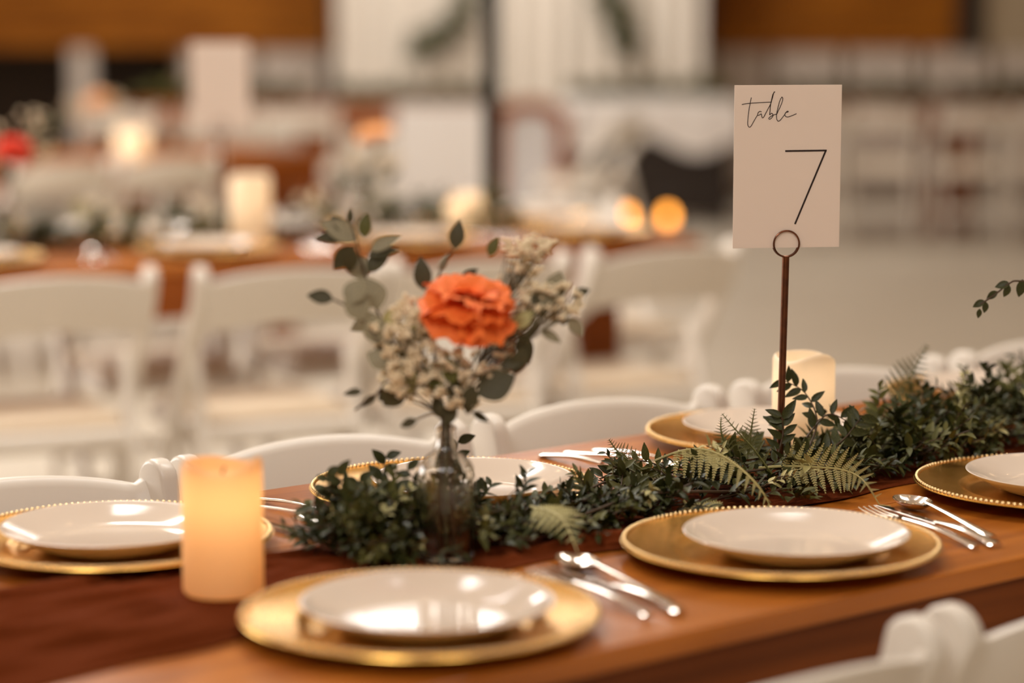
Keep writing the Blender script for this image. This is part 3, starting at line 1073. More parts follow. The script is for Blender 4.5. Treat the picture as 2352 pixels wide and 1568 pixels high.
# fern fronds of the near garland
def pinna_mesh(m):
    n = 11
    vs, fs = [], []
    vs.append((0, 0, 0))
    mid = [(0, i / n, -0.10 * (i / n) ** 2) for i in range(n + 1)]
    for p in mid: vs.append(p)
    for sgn in (-1, 1):
        for i in range(n):
            u = (i + 0.5) / n
            ln = 0.155 * (1 - u) ** 0.75 + 0.012
            b = len(vs)
            y0, y1 = i / n, (i + 0.72) / n
            zz = -0.10 * u * u
            vs += [(0, y0, zz), (sgn * ln, y0 + 0.75 / n, zz + 0.02), (sgn * ln * 0.72, y1 + 0.5 / n, zz + 0.02), (0, y1, zz)]
            fs.append((b, b + 1, b + 2, b + 3))
    b = MB().add(vs[0:0], [])
    b.add(vs, fs)
    b.tube([Vector(p) for p in mid], [0.016 * (1 - 0.7 * i / n) for i in range(n + 1)], 4)
    me = bpy.data.meshes.new('pinna')
    me.from_pydata(b.v, [], b.f)
    me.materials.append(M[m])
    return me


PIN = {'leaf_pale': pinna_mesh('leaf_pale'), 'leaf_mid': pinna_mesh('leaf_mid')}


def frond(parent, pts, plen, m, hang=0.6, n=15, start=0.12, updir=(0, -0.5, 0.85)):
    O = Vector(parent.location)
    path = [Vector((p.x, p.y, max(p.z, TZ + 0.010))) - O for p in smoothpath(pts, 8)]
    f = obj('fern_frond', MB().tube(path, [0.0017 * (1 - 0.75 * i / (len(path) - 1)) for i in range(len(path))], 5).mesh('fern_frond', M[m], smooth=True), parent)
    N = len(path) - 1
    for i in range(n):
        u = start + (1 - start) * (i + 0.5) / n
        x = u * N
        k = min(int(x), N - 1)
        p = path[k].lerp(path[k + 1], x - k)
        d = (path[k + 1] - path[k]).normalized()
        up = Vector(updir)
        side = d.cross(up).normalized()
        ln = plen * (0.55 + 0.45 * math.sin(PI * min(1, (u + 0.25)))) * (1 - 0.72 * max(0, (u - 0.45) / 0.55))
        for sg in (-1, 1):
            ld = side * sg + d * 0.45 + Vector((0, 0, -hang))
            ld.normalize()
            lo_ = TZ + 0.005 + 0.12 * ln
            if (p + O).z + ld.z * ln < lo_:
                ld.z = max(ld.z, (lo_ - (p + O).z) / ln)
            if any(blocked(p + O + ld * ln * k_) for k_ in (0.3, 0.7, 1.0)): ld.z = abs(ld.z) + 0.5
            if any(blocked(p + O + ld.normalized() * ln * k_) for k_ in (0.3, 0.7, 1.0)): continue
            obj('pinna', PIN[m], f, mw=orient(ld, Vector(updir), ln, p))
    return f


def W(px, py, Y=2.74):
    """sketch units on a vertical plane through the garland near the sign -> metres"""
    return Vector((0.305 + (px - 1793) / 2010.0, Y, TZ + (1142 - py) / 1985.0))


frond(G1, [W(1507, 1050, 2.70), W(1560, 1018, 2.67), W(1611, 1008, 2.65), W(1660, 1022, 2.63), W(1708, 1058, 2.61), W(1742, 1102, 2.60), W(1752, 1142, 2.59)], 0.034, 'leaf_pale', hang=0.9, n=16)
frond(G1, [W(1752, 1082, 2.74), W(1813, 1067, 2.71), W(1870, 1062, 2.69), W(1925, 1060, 2.67), W(1962, 1072, 2.65), W(1990, 1110, 2.63), W(2020, 1165, 2.62)], 0.031, 'leaf_pale', hang=0.1, n=17, updir=(0, -1, 0.25))
frond(G1, [W(1800, 1120, 2.72), W(1740, 1040, 2.74), W(1700, 1000, 2.76), W(1672, 970, 2.78)], 0.018, 'leaf_mid', hang=0, n=12, updir=(0, -1, 0.2))
frond(G1, [W(1730, 1060, 2.76), W(1738, 1010, 2.77), W(1748, 958, 2.78)], 0.016, 'leaf_mid', hang=0, n=12, updir=(0, -1, 0.2))
frond(G1, [W(1690, 1060, 2.75), W(1668, 1010, 2.76), W(1668, 975, 2.77)], 0.012, 'leaf_mid', hang=0, n=12, updir=(0, -1, 0.2))
frond(G1, [W(1480, 1080, 2.72), W(1430, 1050, 2.74), W(1405, 1020, 2.75)], 0.018, 'leaf_mid', hang=0, n=11, updir=(0, -1, 0.2))
frond(G1, [W(1560, 1110, 2.62), W(1600, 1150, 2.60), W(1625, 1165, 2.59)], 0.03, 'leaf_pale', hang=0.1, n=10)
frond(G1, [W(1150, 1190, 2.50), W(1190, 1200, 2.48), W(1230, 1225, 2.46)], 0.03, 'leaf_pale', hang=0.2, n=10)
frond(G1, [P1(1.58, 1.90, 0.80), P1(1.57, 1.84, 0.80), P1(1.55, 1.79, 0.775)], 0.03, 'leaf_pale', hang=0.2, n=10)
frond(G1, [P1(2.50, 1.98, 0.81), P1(2.53, 1.98, 0.88), P1(2.50, 1.98, 0.945)], 0.022, 'leaf_pale', hang=0, n=12, updir=(0, -1, 0.2))
frond(G1, [P1(2.56, 1.98, 0.81), P1(2.60, 1.97, 0.86), P1(2.64, 1.97, 0.885)], 0.022, 'leaf_pale', hang=0, n=12, updir=(0, -1, 0.2))
frond(G1, [P1(2.74, 2.02, 0.80), P1(2.78, 2.02, 0.85), P1(2.84, 2.02, 0.88)], 0.03, 'leaf_mid', hang=0, n=12, updir=(0, -1, 0.2))
frond(G1, [P1(2.30, 2.05, 0.81), P1(2.34, 2.05, 0.85), P1(2.37, 2.05, 0.885)], 0.03, 'leaf_mid', hang=0, n=12, updir=(0, -1, 0.2))


# leafy twigs standing out of the garland
def sprig(parent, pts, m, lm, n, size, seed, kind='pointed', O=None, r0=0.0013):
    r = random.Random(seed)
    O = Vector(parent.location)
    path = [Vector((p.x, p.y, max(p.z, TZ + 0.008))) - O for p in smoothpath(pts, 6)]
    st = obj('twig', MB().tube(path, [r0 * (1 - 0.6 * i / (len(path) - 1)) for i in range(len(path))], 5).mesh('twig', M[m], smooth=True), parent)
    N = len(path) - 1
    for i in range(n):
        u = 0.2 + 0.8 * (i + 0.6) / n
        x = min(u, 0.999) * N
        k = int(x)
        p = path[k].lerp(path[k + 1], x - k)
        d = (path[k + 1] - path[k]).normalized()
        side = d.cross(Vector((0, -1, 0.2))).normalized()
        sg = 1 if i % 2 else -1
        ld = side * sg * r.uniform(0.7, 1.1) + d * r.uniform(0.3, 0.9) + Vector((0, r.uniform(-0.5, 0.5), 0))
        mw_ = orient(ld, Vector((r.uniform(-.4, .4), -1, 0.5)), size * r.uniform(0.75, 1.15), p)
        if any(blocked(p + O + ld.normalized() * size * k_) for k_ in (0.2, 0.6, 1.0)): continue
        obj('leaf', leaf_mesh(kind, lm), st, mw=mw_)
    return st


sprig(G1, [W(1880, 1060, 2.80), W(1905, 1000, 2.82), W(1880, 940, 2.84), W(1828, 910, 2.84)], 'stem', 'leaf_dark', 13, 0.022, 1)
sprig(G1, [W(1870, 1040, 2.80), W(1930, 985, 2.82), W(1990, 1010, 2.82)], 'stem', 'leaf_dark', 10, 0.022, 2)
sprig(G1, [W(1880, 1080, 2.78), W(1960, 1040, 2.80), W(2010, 990, 2.82)], 'stem', 'leaf_dark', 10, 0.024, 3)
sprig(G1, [W(1800, 1080, 2.78), W(1815, 1020, 2.78), W(1812, 975, 2.78)], 'stem', 'leaf_dark', 9, 0.026, 4)
sprig(G1, [W(1560, 1090, 2.72), W(1480, 1062, 2.73), W(1410, 1085, 2.73)], 'stem', 'leaf_mid', 12, 0.020, 5)
sprig(G1, [W(1480, 1120, 2.70), W(1430, 1085, 2.72), W(1380, 1100, 2.72)], 'stem', 'leaf_dark', 9, 0.022, 6)
sprig(G1, [W(1400, 1160, 2.62), W(1365, 1115, 2.63), W(1345, 1085, 2.64)], 'stem', 'leaf_dark', 8, 0.024, 7)
for k in range(11):
    s = 1.39 + 0.019 * k
    b_ = P1(s, 2.0 + rnd.uniform(-0.03, 0.03), TZ + 0.03)
    top = b_ + Vector((rnd.uniform(-0.03, 0.02), rnd.uniform(-0.02, 0.02), rnd.uniform(0.03, 0.075)))
    sprig(G1, [b_, (b_ + top) / 2 + Vector((0.004, 0, 0)), top], 'stem', 'leaf_dark', 6, 0.019, 20 + k, kind='oval')

# ------------------------------------------------------------------ candles
def make_candle(label, loc, r, h, lit, seed, power=0.0, group=None, wx='wax_pale'):
    t = thing('pillar_candle', label, 'candle', loc, 0, group)
    ph = seed * 1.7

    def rimz(a, rr, zz):
        if zz < h * 0.9 or rr < r * 0.8: return 0
        return 0.0035 * math.sin(2 * a + ph) + 0.0022 * math.sin(3 * a + 1.3 * ph)
    prof = [(0.0005, 0.001), (r - 0.003, 0.001), (r - 0.001, 0.003), (r, 0.006), (r, h * 0.35), (r, h * 0.7), (r, h - 0.006), (r - 0.0012, h - 0.002), (r - 0.004, h), (r - 0.007, h - 0.002),
            (r - 0.009, h - 0.010), (r * 0.6, h - 0.016), (0.0005, h - 0.017)]
    obj('wax_body', MB().lathe(prof, 48, rimz).mesh('wax_body', M[wx], smooth=True, ang=60), t)
    obj('wick', MB().tube([(0, 0, h - 0.018), (0.001, 0, h - 0.010), (0.003, 0, h - 0.005)], 0.0012, 6).mesh('wick', M['stem']), t)
    if lit:
        l = bpy.data.lights.new('candle_glow', 'POINT')
        l.energy = power
        l.color = (1.0, 0.82, 0.64)
        l.shadow_soft_size = 0.012
        o = bpy.data.objects.new('candle_glow', l)
        C.objects.link(o)
        o.parent = t
        o.location = (0, 0, h * 0.72)
    return t


make_candle('lit ivory pillar candle glowing orange beside the front charger', (-0.275, 2.252, TZ + 0.0016), 0.0385, 0.127, True, 1.0, 0.06, None, 'wax')
make_candle('pale ivory pillar candle standing behind the table number sign', (0.361, 2.958, TZ + 0.0016), 0.0385, 0.129, True, 2.2, 0.05)
make_candle('ivory pillar candle beside the card of the second table', (-0.625, 5.758, TZ + 0.0016), 0.050, 0.166, True, 3.1, 0.06)
make_candle('short glowing candle near the black steel column', (-0.121, 6.117, TZ + 0.0016), 0.048, 0.095, True, 4.2, 0.14)
make_candle('small glowing candle on the third table behind the chairs', (-1.445, 9.2, TZ), 0.062, 0.115, True, 5.0, 0.18)

# ------------------------------------------------------------------ table number sign
LX = 0.1275
LH = 0.188


def sign(name, label, loc, rz, wdt, hgt, zb, text):
    t = thing(name, label, 'sign', loc, rz)
    zc = zb - loc[2]
    obj('base', MB().lathe([(0.0005, 0.0), (0.034, 0.0), (0.035, 0.002), (0.033, 0.005), (0.006, 0.008), (0.0005, 0.008)], 32).mesh('base', M['bronze'], smooth=True), t)
    k = wdt / LX
    ringr = 0.0152 * k
    zr = zc + 0.0045 * k
    obj('rod', MB().tube([(-0.004, 0, 0.006), (0.0, 0, zr - ringr)], 0.0042 * k, 12).mesh('rod', M['bronze'], smooth=True, ang=40), t)
    for dy in (-0.0022, 0.0022):
        pts = [(ringr * math.cos(a / 32 * 2 * PI), dy, zr + ringr * math.sin(a / 32 * 2 * PI)) for a in range(33)]
        obj('ring', MB().tube(pts, 0.0011 * k, 8, cap=False).mesh('ring', M['bronze'], smooth=True), t)
    card = obj('card', MB().box(-wdt / 2, wdt / 2, -0.0004, 0.0004, 0, hgt).mesh('card', M['card']), t, (0.0 if text else 0, 0, zc))
    if text:
        def Q(px, py):
            return Vector(((px - 1806.5) / 251.0 * wdt, -0.0006, (568 - py) / 373.5 * hgt))

        def cq(a, b):
            return Q(1690 + a / 15.68, 200 + b / 15.68)
        strokes = [[(470, 355), (430, 570), (390, 800), (360, 1100), (350, 1280), (375, 1380), (425, 1415), (480, 1370), (560, 1230), (640, 1090), (705, 985),
                    (715, 930), (745, 880), (795, 850), (850, 870)],
                   [(705, 985), (755, 990), (840, 940), (850, 990), (870, 1060), (895, 1085), (940, 1050), (1000, 930), (1100, 740), (1165, 620), (1230, 420), (1290, 190), (1330, 155)],
                   [(1330, 155), (1290, 195), (1250, 270), (1220, 400), (1190, 550), (1170, 700), (1160, 850), (1150, 975), (1200, 930), (1240, 930), (1270, 980), (1260, 1040),
                    (1200, 1110), (1140, 1135), (1120, 1100), (1170, 1050), (1260, 1000), (1340, 970), (1410, 950), (1450, 860), (1530, 700), (1600, 520), (1620, 400), (1590, 345), (1550, 400),
                    (1500, 520), (1460, 680), (1420, 850), (1400, 1000), (1410, 1120), (1440, 1190), (1490, 1205), (1560, 1150), (1640, 1050), (1700, 970), (1730, 905), (1790, 890), (1830, 870),
                    (1800, 850), (1750, 890), (1710, 960), (1720, 1020), (1770, 1055), (1840, 1055), (1950, 1020), (2050, 980), (2135, 940)],
                   [(125, 605), (250, 580), (430, 560), (700, 545), (1000, 528), (1220, 522)]]
        for st_ in strokes:
            b = MB()
            b.tube(smoothpath([cq(*p) for p in st_], 5), 0.00046, 5)
            o = obj('script_stroke', b.mesh('script_stroke', M['ink']), card)
        for p, q in (((1801, 345.5), (1898.5, 345.0)), ((1897, 344), (1826.5, 514))):
            obj('numeral_stroke', MB().bar(Q(*p), Q(*q), 0.0020, 0.0005, side=(1, 0, 0) if abs(p[1] - q[1]) > 5 else (0, 0, 1)).mesh('numeral_stroke', M['ink']), card)
    return t


sign('table_number_sign', 'white card reading table 7 clipped in a bronze ring stand', (0.3185, 2.800, TZ + 0.0016), math.radians(9), LX, LH, 1.039, True)
sign('table_number_sign', 'blurred pale card on a stand on the second table', (-0.700, 5.83, TZ + 0.0016), math.radians(-6), 0.142, 0.208, 1.032, False)


# ------------------------------------------------------------------ vases and flowers
def make_vase():
    R = 0.0288
    prof_o = [(0.0005, 0.0), (0.026, 0.0), (R - 0.0004, 0.0025), (R, 0.006), (R, 0.088), (0.0280, 0.0945), (0.0250, 0.1005), (0.0190, 0.1065), (0.0125, 0.1105), (0.0096, 0.118), (0.0092, 0.128), (0.0102, 0.132), (0.0106, 0.135), (0.0100, 0.1365)]
    prof_i = [(0.0086, 0.1365), (0.0078, 0.133), (0.0074, 0.128), (0.0078, 0.118), (0.0105, 0.1118), (0.0172, 0.1052), (0.0235, 0.0990), (0.0264, 0.0930), (0.0272, 0.087), (0.0270, 0.009), (0.0250, 0.0065), (0.0005, 0.0065)]
    me = MB().lathe(prof_o + prof_i, 48).mesh('bud_vase', M['glass'], smooth=True, ang=60)
    return tag(obj('bud_vase', me), 'clear glass bud vase', 'vase')


VS = Proto(make_vase())


def petal_mesh(m, seed, ruf=0.08):
    r = random.Random(seed)
    nu, nv = 7, 11
    vs, fs = [], []
    p1, p2 = r.uniform(0, 6), r.uniform(0, 6)
    for i in range(nu + 1):
        u = i / nu
        wid = 0.10 + 0.62 * u ** 0.8
        for j in range(nv):
            q = -1 + 2 * j / (nv - 1)
            y = u * (1 - 0.22 * q * q * u)
            rz_ = ruf * u * u * (math.sin(7 * q + p1) + 0.6 * math.sin(15 * q + p2))
            if i == nu: y += 0.05 * math.sin(19 * q + p2)
            vs.append((wid * q, y, 0.16 * (q * q) * u + rz_ - 0.30 * u * u))
    for i in range(nu):
        for j in range(nv - 1):
            a = i * nv + j
            fs.append((a, a + 1, a + nv + 1, a + nv))
    return MB().add(vs, fs).mesh('petal', M[m], smooth=True, ang=0)


def neck(deg, r=0.0047):
    """a stem's way up through the bottle: foot, below the neck, in the neck, just clear of the lip"""
    c, q = math.cos(math.radians(deg)), math.sin(math.radians(deg))
    return [Vector((c * k, q * k, z_)) for k, z_ in ((r * 2.0, 0.010), (r * 1.05, 0.110), (r, 0.137), (r * 1.15, 0.147))]


def carnation(label, vase, head, R, m, tilt=(0.12, -0.30), rings=((3, 0.50, 1.22), (4, 0.76, 0.90), (5, 1.0, 0.55), (6, 1.15, 0.20), (5, 1.15, -0.12)), name='carnation', seed=3):
    """stem rises from the vase to the head; axis of the bloom tilts towards the viewer"""
    t = thing(name, label, 'flower', tuple(vase))
    O = Vector(vase)
    hd = Vector(head) - O
    ax = Vector((tilt[0], tilt[1], 1)).normalized()
    base = hd - ax * R * 0.42
    obj('stem', MB().tube(smoothpath(neck(0, 0.0) + [tuple((Vector((0.0, 0, 0.147)) + base) / 2), tuple(base)], 5), 0.0018, 6).mesh('stem', M['gstem'], smooth=True), t)
    rm = ax.to_track_quat('Z', 'Y').to_matrix().to_4x4()
    cm = Matrix.Translation(base) @ rm
    k = R / 0.04
    obj('calyx', MB().lathe([(0.0005, -0.012 * k), (0.004 * k, -0.011 * k), (0.0065 * k, -0.002 * k), (0.0075 * k, 0.008 * k), (0.010 * k, 0.016 * k)], 12).mesh('calyx', M['gstem'], smooth=True), t, mw=cm)
    meshes = [petal_mesh(m, seed + i) for i in range(4)]
    r = random.Random(seed)
    cc = base + ax * R * 0.34
    for ri, (n, ln, el) in enumerate(rings):
        for i in range(n):
            a = 2 * PI * (i + 0.5 * (ri % 2)) / n + r.uniform(-0.2, 0.2)
            e = el + r.uniform(-0.14, 0.14)
            d = rm @ Vector((math.cos(a) * math.cos(e), math.sin(a) * math.cos(e), math.sin(e)))
            up = rm @ Vector((-math.cos(a) * math.sin(e), -math.sin(a) * math.sin(e), math.cos(e)))
            obj('petal', r.choice(meshes), t, mw=orient(d, up, R * ln * r.uniform(0.9, 1.08), cc - d * R * 0.05 - ax * R * 0.1 * (ri > 3)))
    return t


V1 = Vector((-0.0665, 2.394, TZ + 0.0016))
NECK = Vector((0, 0, 0.132))


def B(px, py, dy=0.0):
    """sketch units around the first bouquet -> metres from the vase foot"""
    return Vector(((px - 1023) / 2320.0, dy, (1288 - py) / 2240.0))


VS.put(V1, 0, 'clear glass bottle vase holding the orange carnation beside the front charger')
carnation('ruffled orange carnation blooming in the glass bottle vase', V1, V1 + B(1080, 688, -0.015), 0.041, 'orange_petal')


def leafspray(label, vase, stems, leaves, name='eucalyptus_sprig', cat='foliage', m='euc', deg=0):
    t = thing(name, label, cat, tuple(vase))
    for pts in stems:
        pts = neck(deg) + [p for p in pts if p is not foot and p is not ne]
        obj('stem', MB().tube(smoothpath(pts, 6), 0.0012, 5).mesh('stem', M['stem'], smooth=True), t)
    for (p, ang, ln, kind, mm, tiltv) in leaves:
        a = math.radians(ang)
        d = Vector((math.cos(a), math.sin(math.radians(tiltv)) * 0.6, math.sin(a)))
        up = Vector((0.25 * math.cos(a * 3), -1.0, 0.45))
        obj('leaf', leaf_mesh(kind, mm), t, mw=orient(d, up, ln, p))
    return t


foot = Vector((0, 0, 0.012))
ne = Vector((0, 0, 0.133))
# (px, py) is where each leaf starts, angle is where it points
leafspray('grey-green eucalyptus sprig reaching highest on the left of the carnation', V1,
          deg=135, stems=[[foot, ne, B(960, 850, 0.01), B(880, 760, 0.02), B(840, 660, 0.02), B(815, 570, 0.02), B(800, 520, 0.02)]],
          leaves=[(B(812, 580, 0.02), 225, 0.000 + 0.034, 'oval', 'euc', 10), (B(818, 565, 0.02), 150, 0.040, 'oval', 'euc_pale', -20), (B(795, 560, 0.02), 178, 0.034, 'pointed', 'euc', 0),
           (B(790, 548, 0.02), 128, 0.022, 'oval', 'euc', 0), (B(802, 530, 0.02), 88, 0.016, 'pointed', 'euc', 0), (B(833, 560, 0.02), 85, 0.024, 'oval', 'leaf_mid', 0),
           (B(848, 590, 0.02), 28, 0.034, 'pointed', 'euc_pale', 0), (B(842, 600, 0.02), 12, 0.032, 'pointed', 'euc', 0), (B(808, 575, 0.0), 262, 0.030, 'oval', 'euc', 20),
           (B(842, 640, 0.02), 52, 0.034, 'oval', 'euc', 0), (B(836, 655, 0.02), 120, 0.030, 'round', 'euc_pale', 0), (B(870, 740, 0.02), 200, 0.034, 'oval', 'euc_pale', 0),
           (B(868, 720, 0.01), 110, 0.034, 'round', 'euc_pale', 10), (B(880, 765, 0.02), 60, 0.028, 'oval', 'leaf_pale', 0), (B(900, 790, 0.0), 230, 0.026, 'round', 'euc', 10)])
leafspray('eucalyptus sprig with a single dark leaf pointing out left', V1,
          deg=197, stems=[[foot, ne, B(950, 900, -0.01), B(880, 800, -0.02), B(820, 720, -0.02), B(768, 690, -0.02)]],
          leaves=[(B(768, 690, -0.02), 168, 0.027, 'oval', 'euc', 0), (B(840, 735, -0.02), 120, 0.034, 'round', 'euc_pale', 0), (B(800, 700, -0.02), 60, 0.030, 'round', 'euc_pale', 20),
           (B(870, 790, -0.02), 100, 0.032, 'round', 'euc_pale', 0), (B(900, 840, -0.02), 150, 0.028, 'round', 'euc_pale', 10), (B(930, 880, -0.02), 225, 0.032, 'round', 'euc', 10),
           (B(915, 850, -0.01), 70, 0.030, 'oval', 'euc_pale', 0), (B(945, 900, -0.02), 110, 0.030, 'round', 'leaf_pale', 0)])
leafspray('eucalyptus sprig with dark leaf tips rising above the carnation', V1,
          deg=100, stems=[[foot, ne, B(1000, 850, 0.02), B(985, 740, 0.03), B(1010, 640, 0.03), B(1040, 590, 0.03)]],
          leaves=[(B(1044, 590, 0.03), 82, 0.030, 'oval', 'euc', 0), (B(972, 680, 0.02), 95, 0.034, 'oval', 'euc', 0), (B(985, 660, 0.03), 130, 0.022, 'pointed', 'euc', 0), (B(1010, 640, 0.03), 70, 0.02, 'pointed', 'euc_pale', 0),
           (B(985, 740, 0.02), 200, 0.028, 'oval', 'leaf_pale', 0), (B(990, 790, 0.02), 150, 0.03, 'round', 'euc_pale', 0), (B(1125, 606, 0.03), 70, 0.022, 'oval', 'leaf_mid', 0), (B(1060, 660, 0.03), 40, 0.02, 'oval', 'euc', 0)])
leafspray('eucalyptus sprig leaning out to the right of the carnation', V1,
          deg=355, stems=[[foot, ne, B(1080, 880, 0.0), B(1160, 800, 0.0), B(1240, 750, 0.0), B(1330, 700, 0.0)]],
          leaves=[(B(1315, 690, 0), 25, 0.020, 'oval', 'euc', 0), (B(1330, 715, 0), 88, 0.016, 'oval', 'euc', 0), (B(1283, 745, 0), 10, 0.012, 'round', 'euc', 0), (B(1310, 735, 0), 305, 0.024, 'oval', 'euc_pale', 0),
           (B(1245, 765, 0), 330, 0.024, 'pointed', 'euc_pale', 0), (B(1235, 720, 0), 60, 0.030, 'round', 'euc_pale', 0), (B(1215, 700, 0), 20, 0.016, 'oval', 'euc', 0), (B(1200, 770, 0), 280, 0.034, 'oval', 'euc', 0),
           (B(1205, 800, -0.01), 250, 0.030, 'oval', 'euc', 0), (B(1270, 700, 0.01), 75, 0.030, 'round', 'euc_pale', 0), (B(1180, 760, 0), 40, 0.028, 'oval', 'leaf_pale', 0)])
leafspray('low sprig with broad dark round leaves right of the vase neck', V1,
          deg=315, stems=[[foot, ne, B(1060, 920, -0.01), B(1100, 880, -0.02)]],
          leaves=[(B(1098, 905, -0.02), 30, 0.042, 'round', 'euc', 0), (B(1085, 880, -0.02), 262, 0.032, 'oval', 'euc', 0), (B(1150, 845, -0.01), 20, 0.026, 'oval', 'euc', 0), (B(1060, 900, 0), 120, 0.026, 'oval', 'leaf_mid', 0),
           (B(1030, 975, -0.01), 80, 0.026, 'oval', 'euc', 0), (B(1010, 960, -0.01), 100, 0.024, 'oval', 'euc', 0), (B(1085, 950, 0), 330, 0.02, 'pointed', 'euc', 0), (B(1040, 880, -0.02), 100, 0.03, 'oval', 'leaf_mid', 0), (B(1010, 900, -0.02), 110, 0.03, 'oval', 'leaf_mid', 0)])
leafspray('low drooping twig with budlike dark leaves left of the vase neck', V1,
          deg=230, stems=[[foot, ne, B(990, 950, -0.01), B(940, 968, -0.02)], [ne, B(960, 930, 0.0), B(880, 900, 0.0), B(860, 910, 0), B(812, 945, 0)]],
          leaves=[(B(958, 962, -0.02), 196, 0.018, 'oval', 'euc', 0), (B(830, 903, 0), 186, 0.020, 'pointed', 'euc', 0), (B(862, 912, 0), 215, 0.020, 'pointed', 'euc', 0), (B(880, 880, 0), 280, 0.018, 'oval', 'euc', 0),
           (B(890, 900, 0), 290, 0.016, 'pointed', 'euc', 0), (B(920, 890, 0), 210, 0.028, 'round', 'euc', 0)])


def babysbreath(label, vase, cl, seed, n=70, br=0.0052, name='babys_breath_spray', mat_='blossom', deg=None, head=None):
    r = random.Random(seed)
    t = thing(name, label, 'flower', tuple(vase))
    stems = MB()
    bl = MB()
    for k in range(9):
        a = r.uniform(0, 6.28)
        rad = br * r.uniform(0.3, 0.9)
        bl.ball((rad * math.cos(a), rad * math.sin(a), r.uniform(-0.3, 0.6) * br), br * 0.52, 5, 3, (1, 1, 0.7))
    me = bl.mesh('blossom', M[mat_], smooth=True, ang=0)
    for (c, rx, ry, rz_) in cl:
        fork_ = (neck(deg)[3] if deg is not None else Vector((0, 0, 0.004))).lerp(c, 0.62)
        if head:                                          # stems pass behind the bloom, not through it
            hv = head[0] - Vector(vase)
            if (fork_ - hv).length < head[1] * 1.15:
                fork_ = Vector((fork_.x, hv.y + head[1] * 1.15, fork_.z))
        stems.tube(smoothpath((neck(deg) if deg is not None else [(0, 0, -0.012), (0, 0, 0.004)]) + [tuple(fork_)], 4), 0.0009, 4)
        for i in range(n // len(cl)):
            while True:
                q = Vector((r.uniform(-1, 1), r.uniform(-1, 1), r.uniform(-1, 1)))
                if q.length < 1: break
            p = c + Vector((q.x * rx, q.y * ry, q.z * rz_))
            if head and any((fork_.lerp(p, k_) + Vector(vase) - head[0]).length < head[1] * (0.55 + 0.45 * k_) + br * k_ for k_ in (0.25, 0.5, 0.75, 1.0)): continue
            f2 = fork_.lerp(p, 0.5) + Vector((r.uniform(-.004, .004), r.uniform(-.004, .004), r.uniform(-.004, .002)))
            stems.tube([fork_, f2, p], 0.0005, 3)
            sc = r.uniform(0.7, 1.35)
            o = obj('blossom', me, t, tuple(p), (r.uniform(-.8, .8), r.uniform(-.8, .8), r.uniform(0, 6)))
            o.scale = (sc, sc, sc)
    so = obj('stem_cluster', stems.mesh('stem_cluster', M['gstem']), t)
    so['kind'] = 'stuff'
    return t


babysbreath('cream babys breath spray right of the orange carnation', V1, [(B(1190, 640, 0.01), 0.028, 0.03, 0.030), (B(1240, 690, 0.02), 0.026, 0.03, 0.030), (B(1215, 590, 0.02), 0.030, 0.03, 0.016), (B(1290, 700, 0.0), 0.022, 0.02, 0.022)], 4, 110, deg=40, head=(V1 + B(1080, 688, -0.015), 0.047))
babysbreath('cream babys breath spray left of the orange carnation', V1, [(B(920, 770, -0.01), 0.030, 0.03, 0.036), (B(960, 850, -0.02), 0.030, 0.03, 0.032), (B(985, 720, 0.0), 0.024, 0.03, 0.022), (B(920, 850, -0.01), 0.022, 0.03, 0.034)], 5, 130, deg=165, head=(V1 + B(1080, 688, -0.015), 0.047))
babysbreath('dry cream filler blossoms under the orange carnation', V1, [(B(1090, 820, 0.0), 0.042, 0.03, 0.034), (B(1050, 880, -0.01), 0.032, 0.03, 0.030), (B(1150, 770, 0.02), 0.026, 0.02, 0.028)], 6, 110, deg=270, head=(V1 + B(1080, 688, -0.015), 0.047))

# second bouquet of the same table, only a sprig tip reaches into view
V2 = Vector(P1(2.86, 1.90, TZ + 0.0016))
VS.put(V2, 0.4, 'clear glass bottle vase at the garland end of the number 7 table')


def R2(px, py, dy=0.0):
    return Vector((0.524 + (px - 2200) / 1920.0 - V2.x, 2.85 - V2.y + dy, CAM_H - (py - 24) / 1945.0 - V2.z))


leafspray('thin green sprig with small dark leaves arching over the open floor', V2,
          deg=180, stems=[[foot, ne, R2(2560, 760, 0.0), R2(2440, 650), R2(2350, 636), R2(2325, 642), R2(2298, 664), R2(2262, 690)]],
          leaves=[(R2(2328, 642), 190, 0.018, 'oval', 'leaf_dark', 0), (R2(2326, 645), 250, 0.016, 'oval', 'leaf_dark', 0), (R2(2300, 660), 215, 0.016, 'oval', 'leaf_dark', 0), (R2(2272, 682), 205, 0.016, 'oval', 'leaf_dark', 0),
           (R2(2274, 684), 265, 0.014, 'oval', 'leaf_dark', 0), (R2(2260, 700), 265, 0.012, 'oval', 'leaf_dark', 0), (R2(2356, 632), 262, 0.022, 'oval', 'leaf_dark', 0), (R2(2400, 640), 240, 0.022, 'oval', 'leaf_dark', 0), (R2(2380, 636), 80, 0.02, 'oval', 'leaf_dark', 0)])

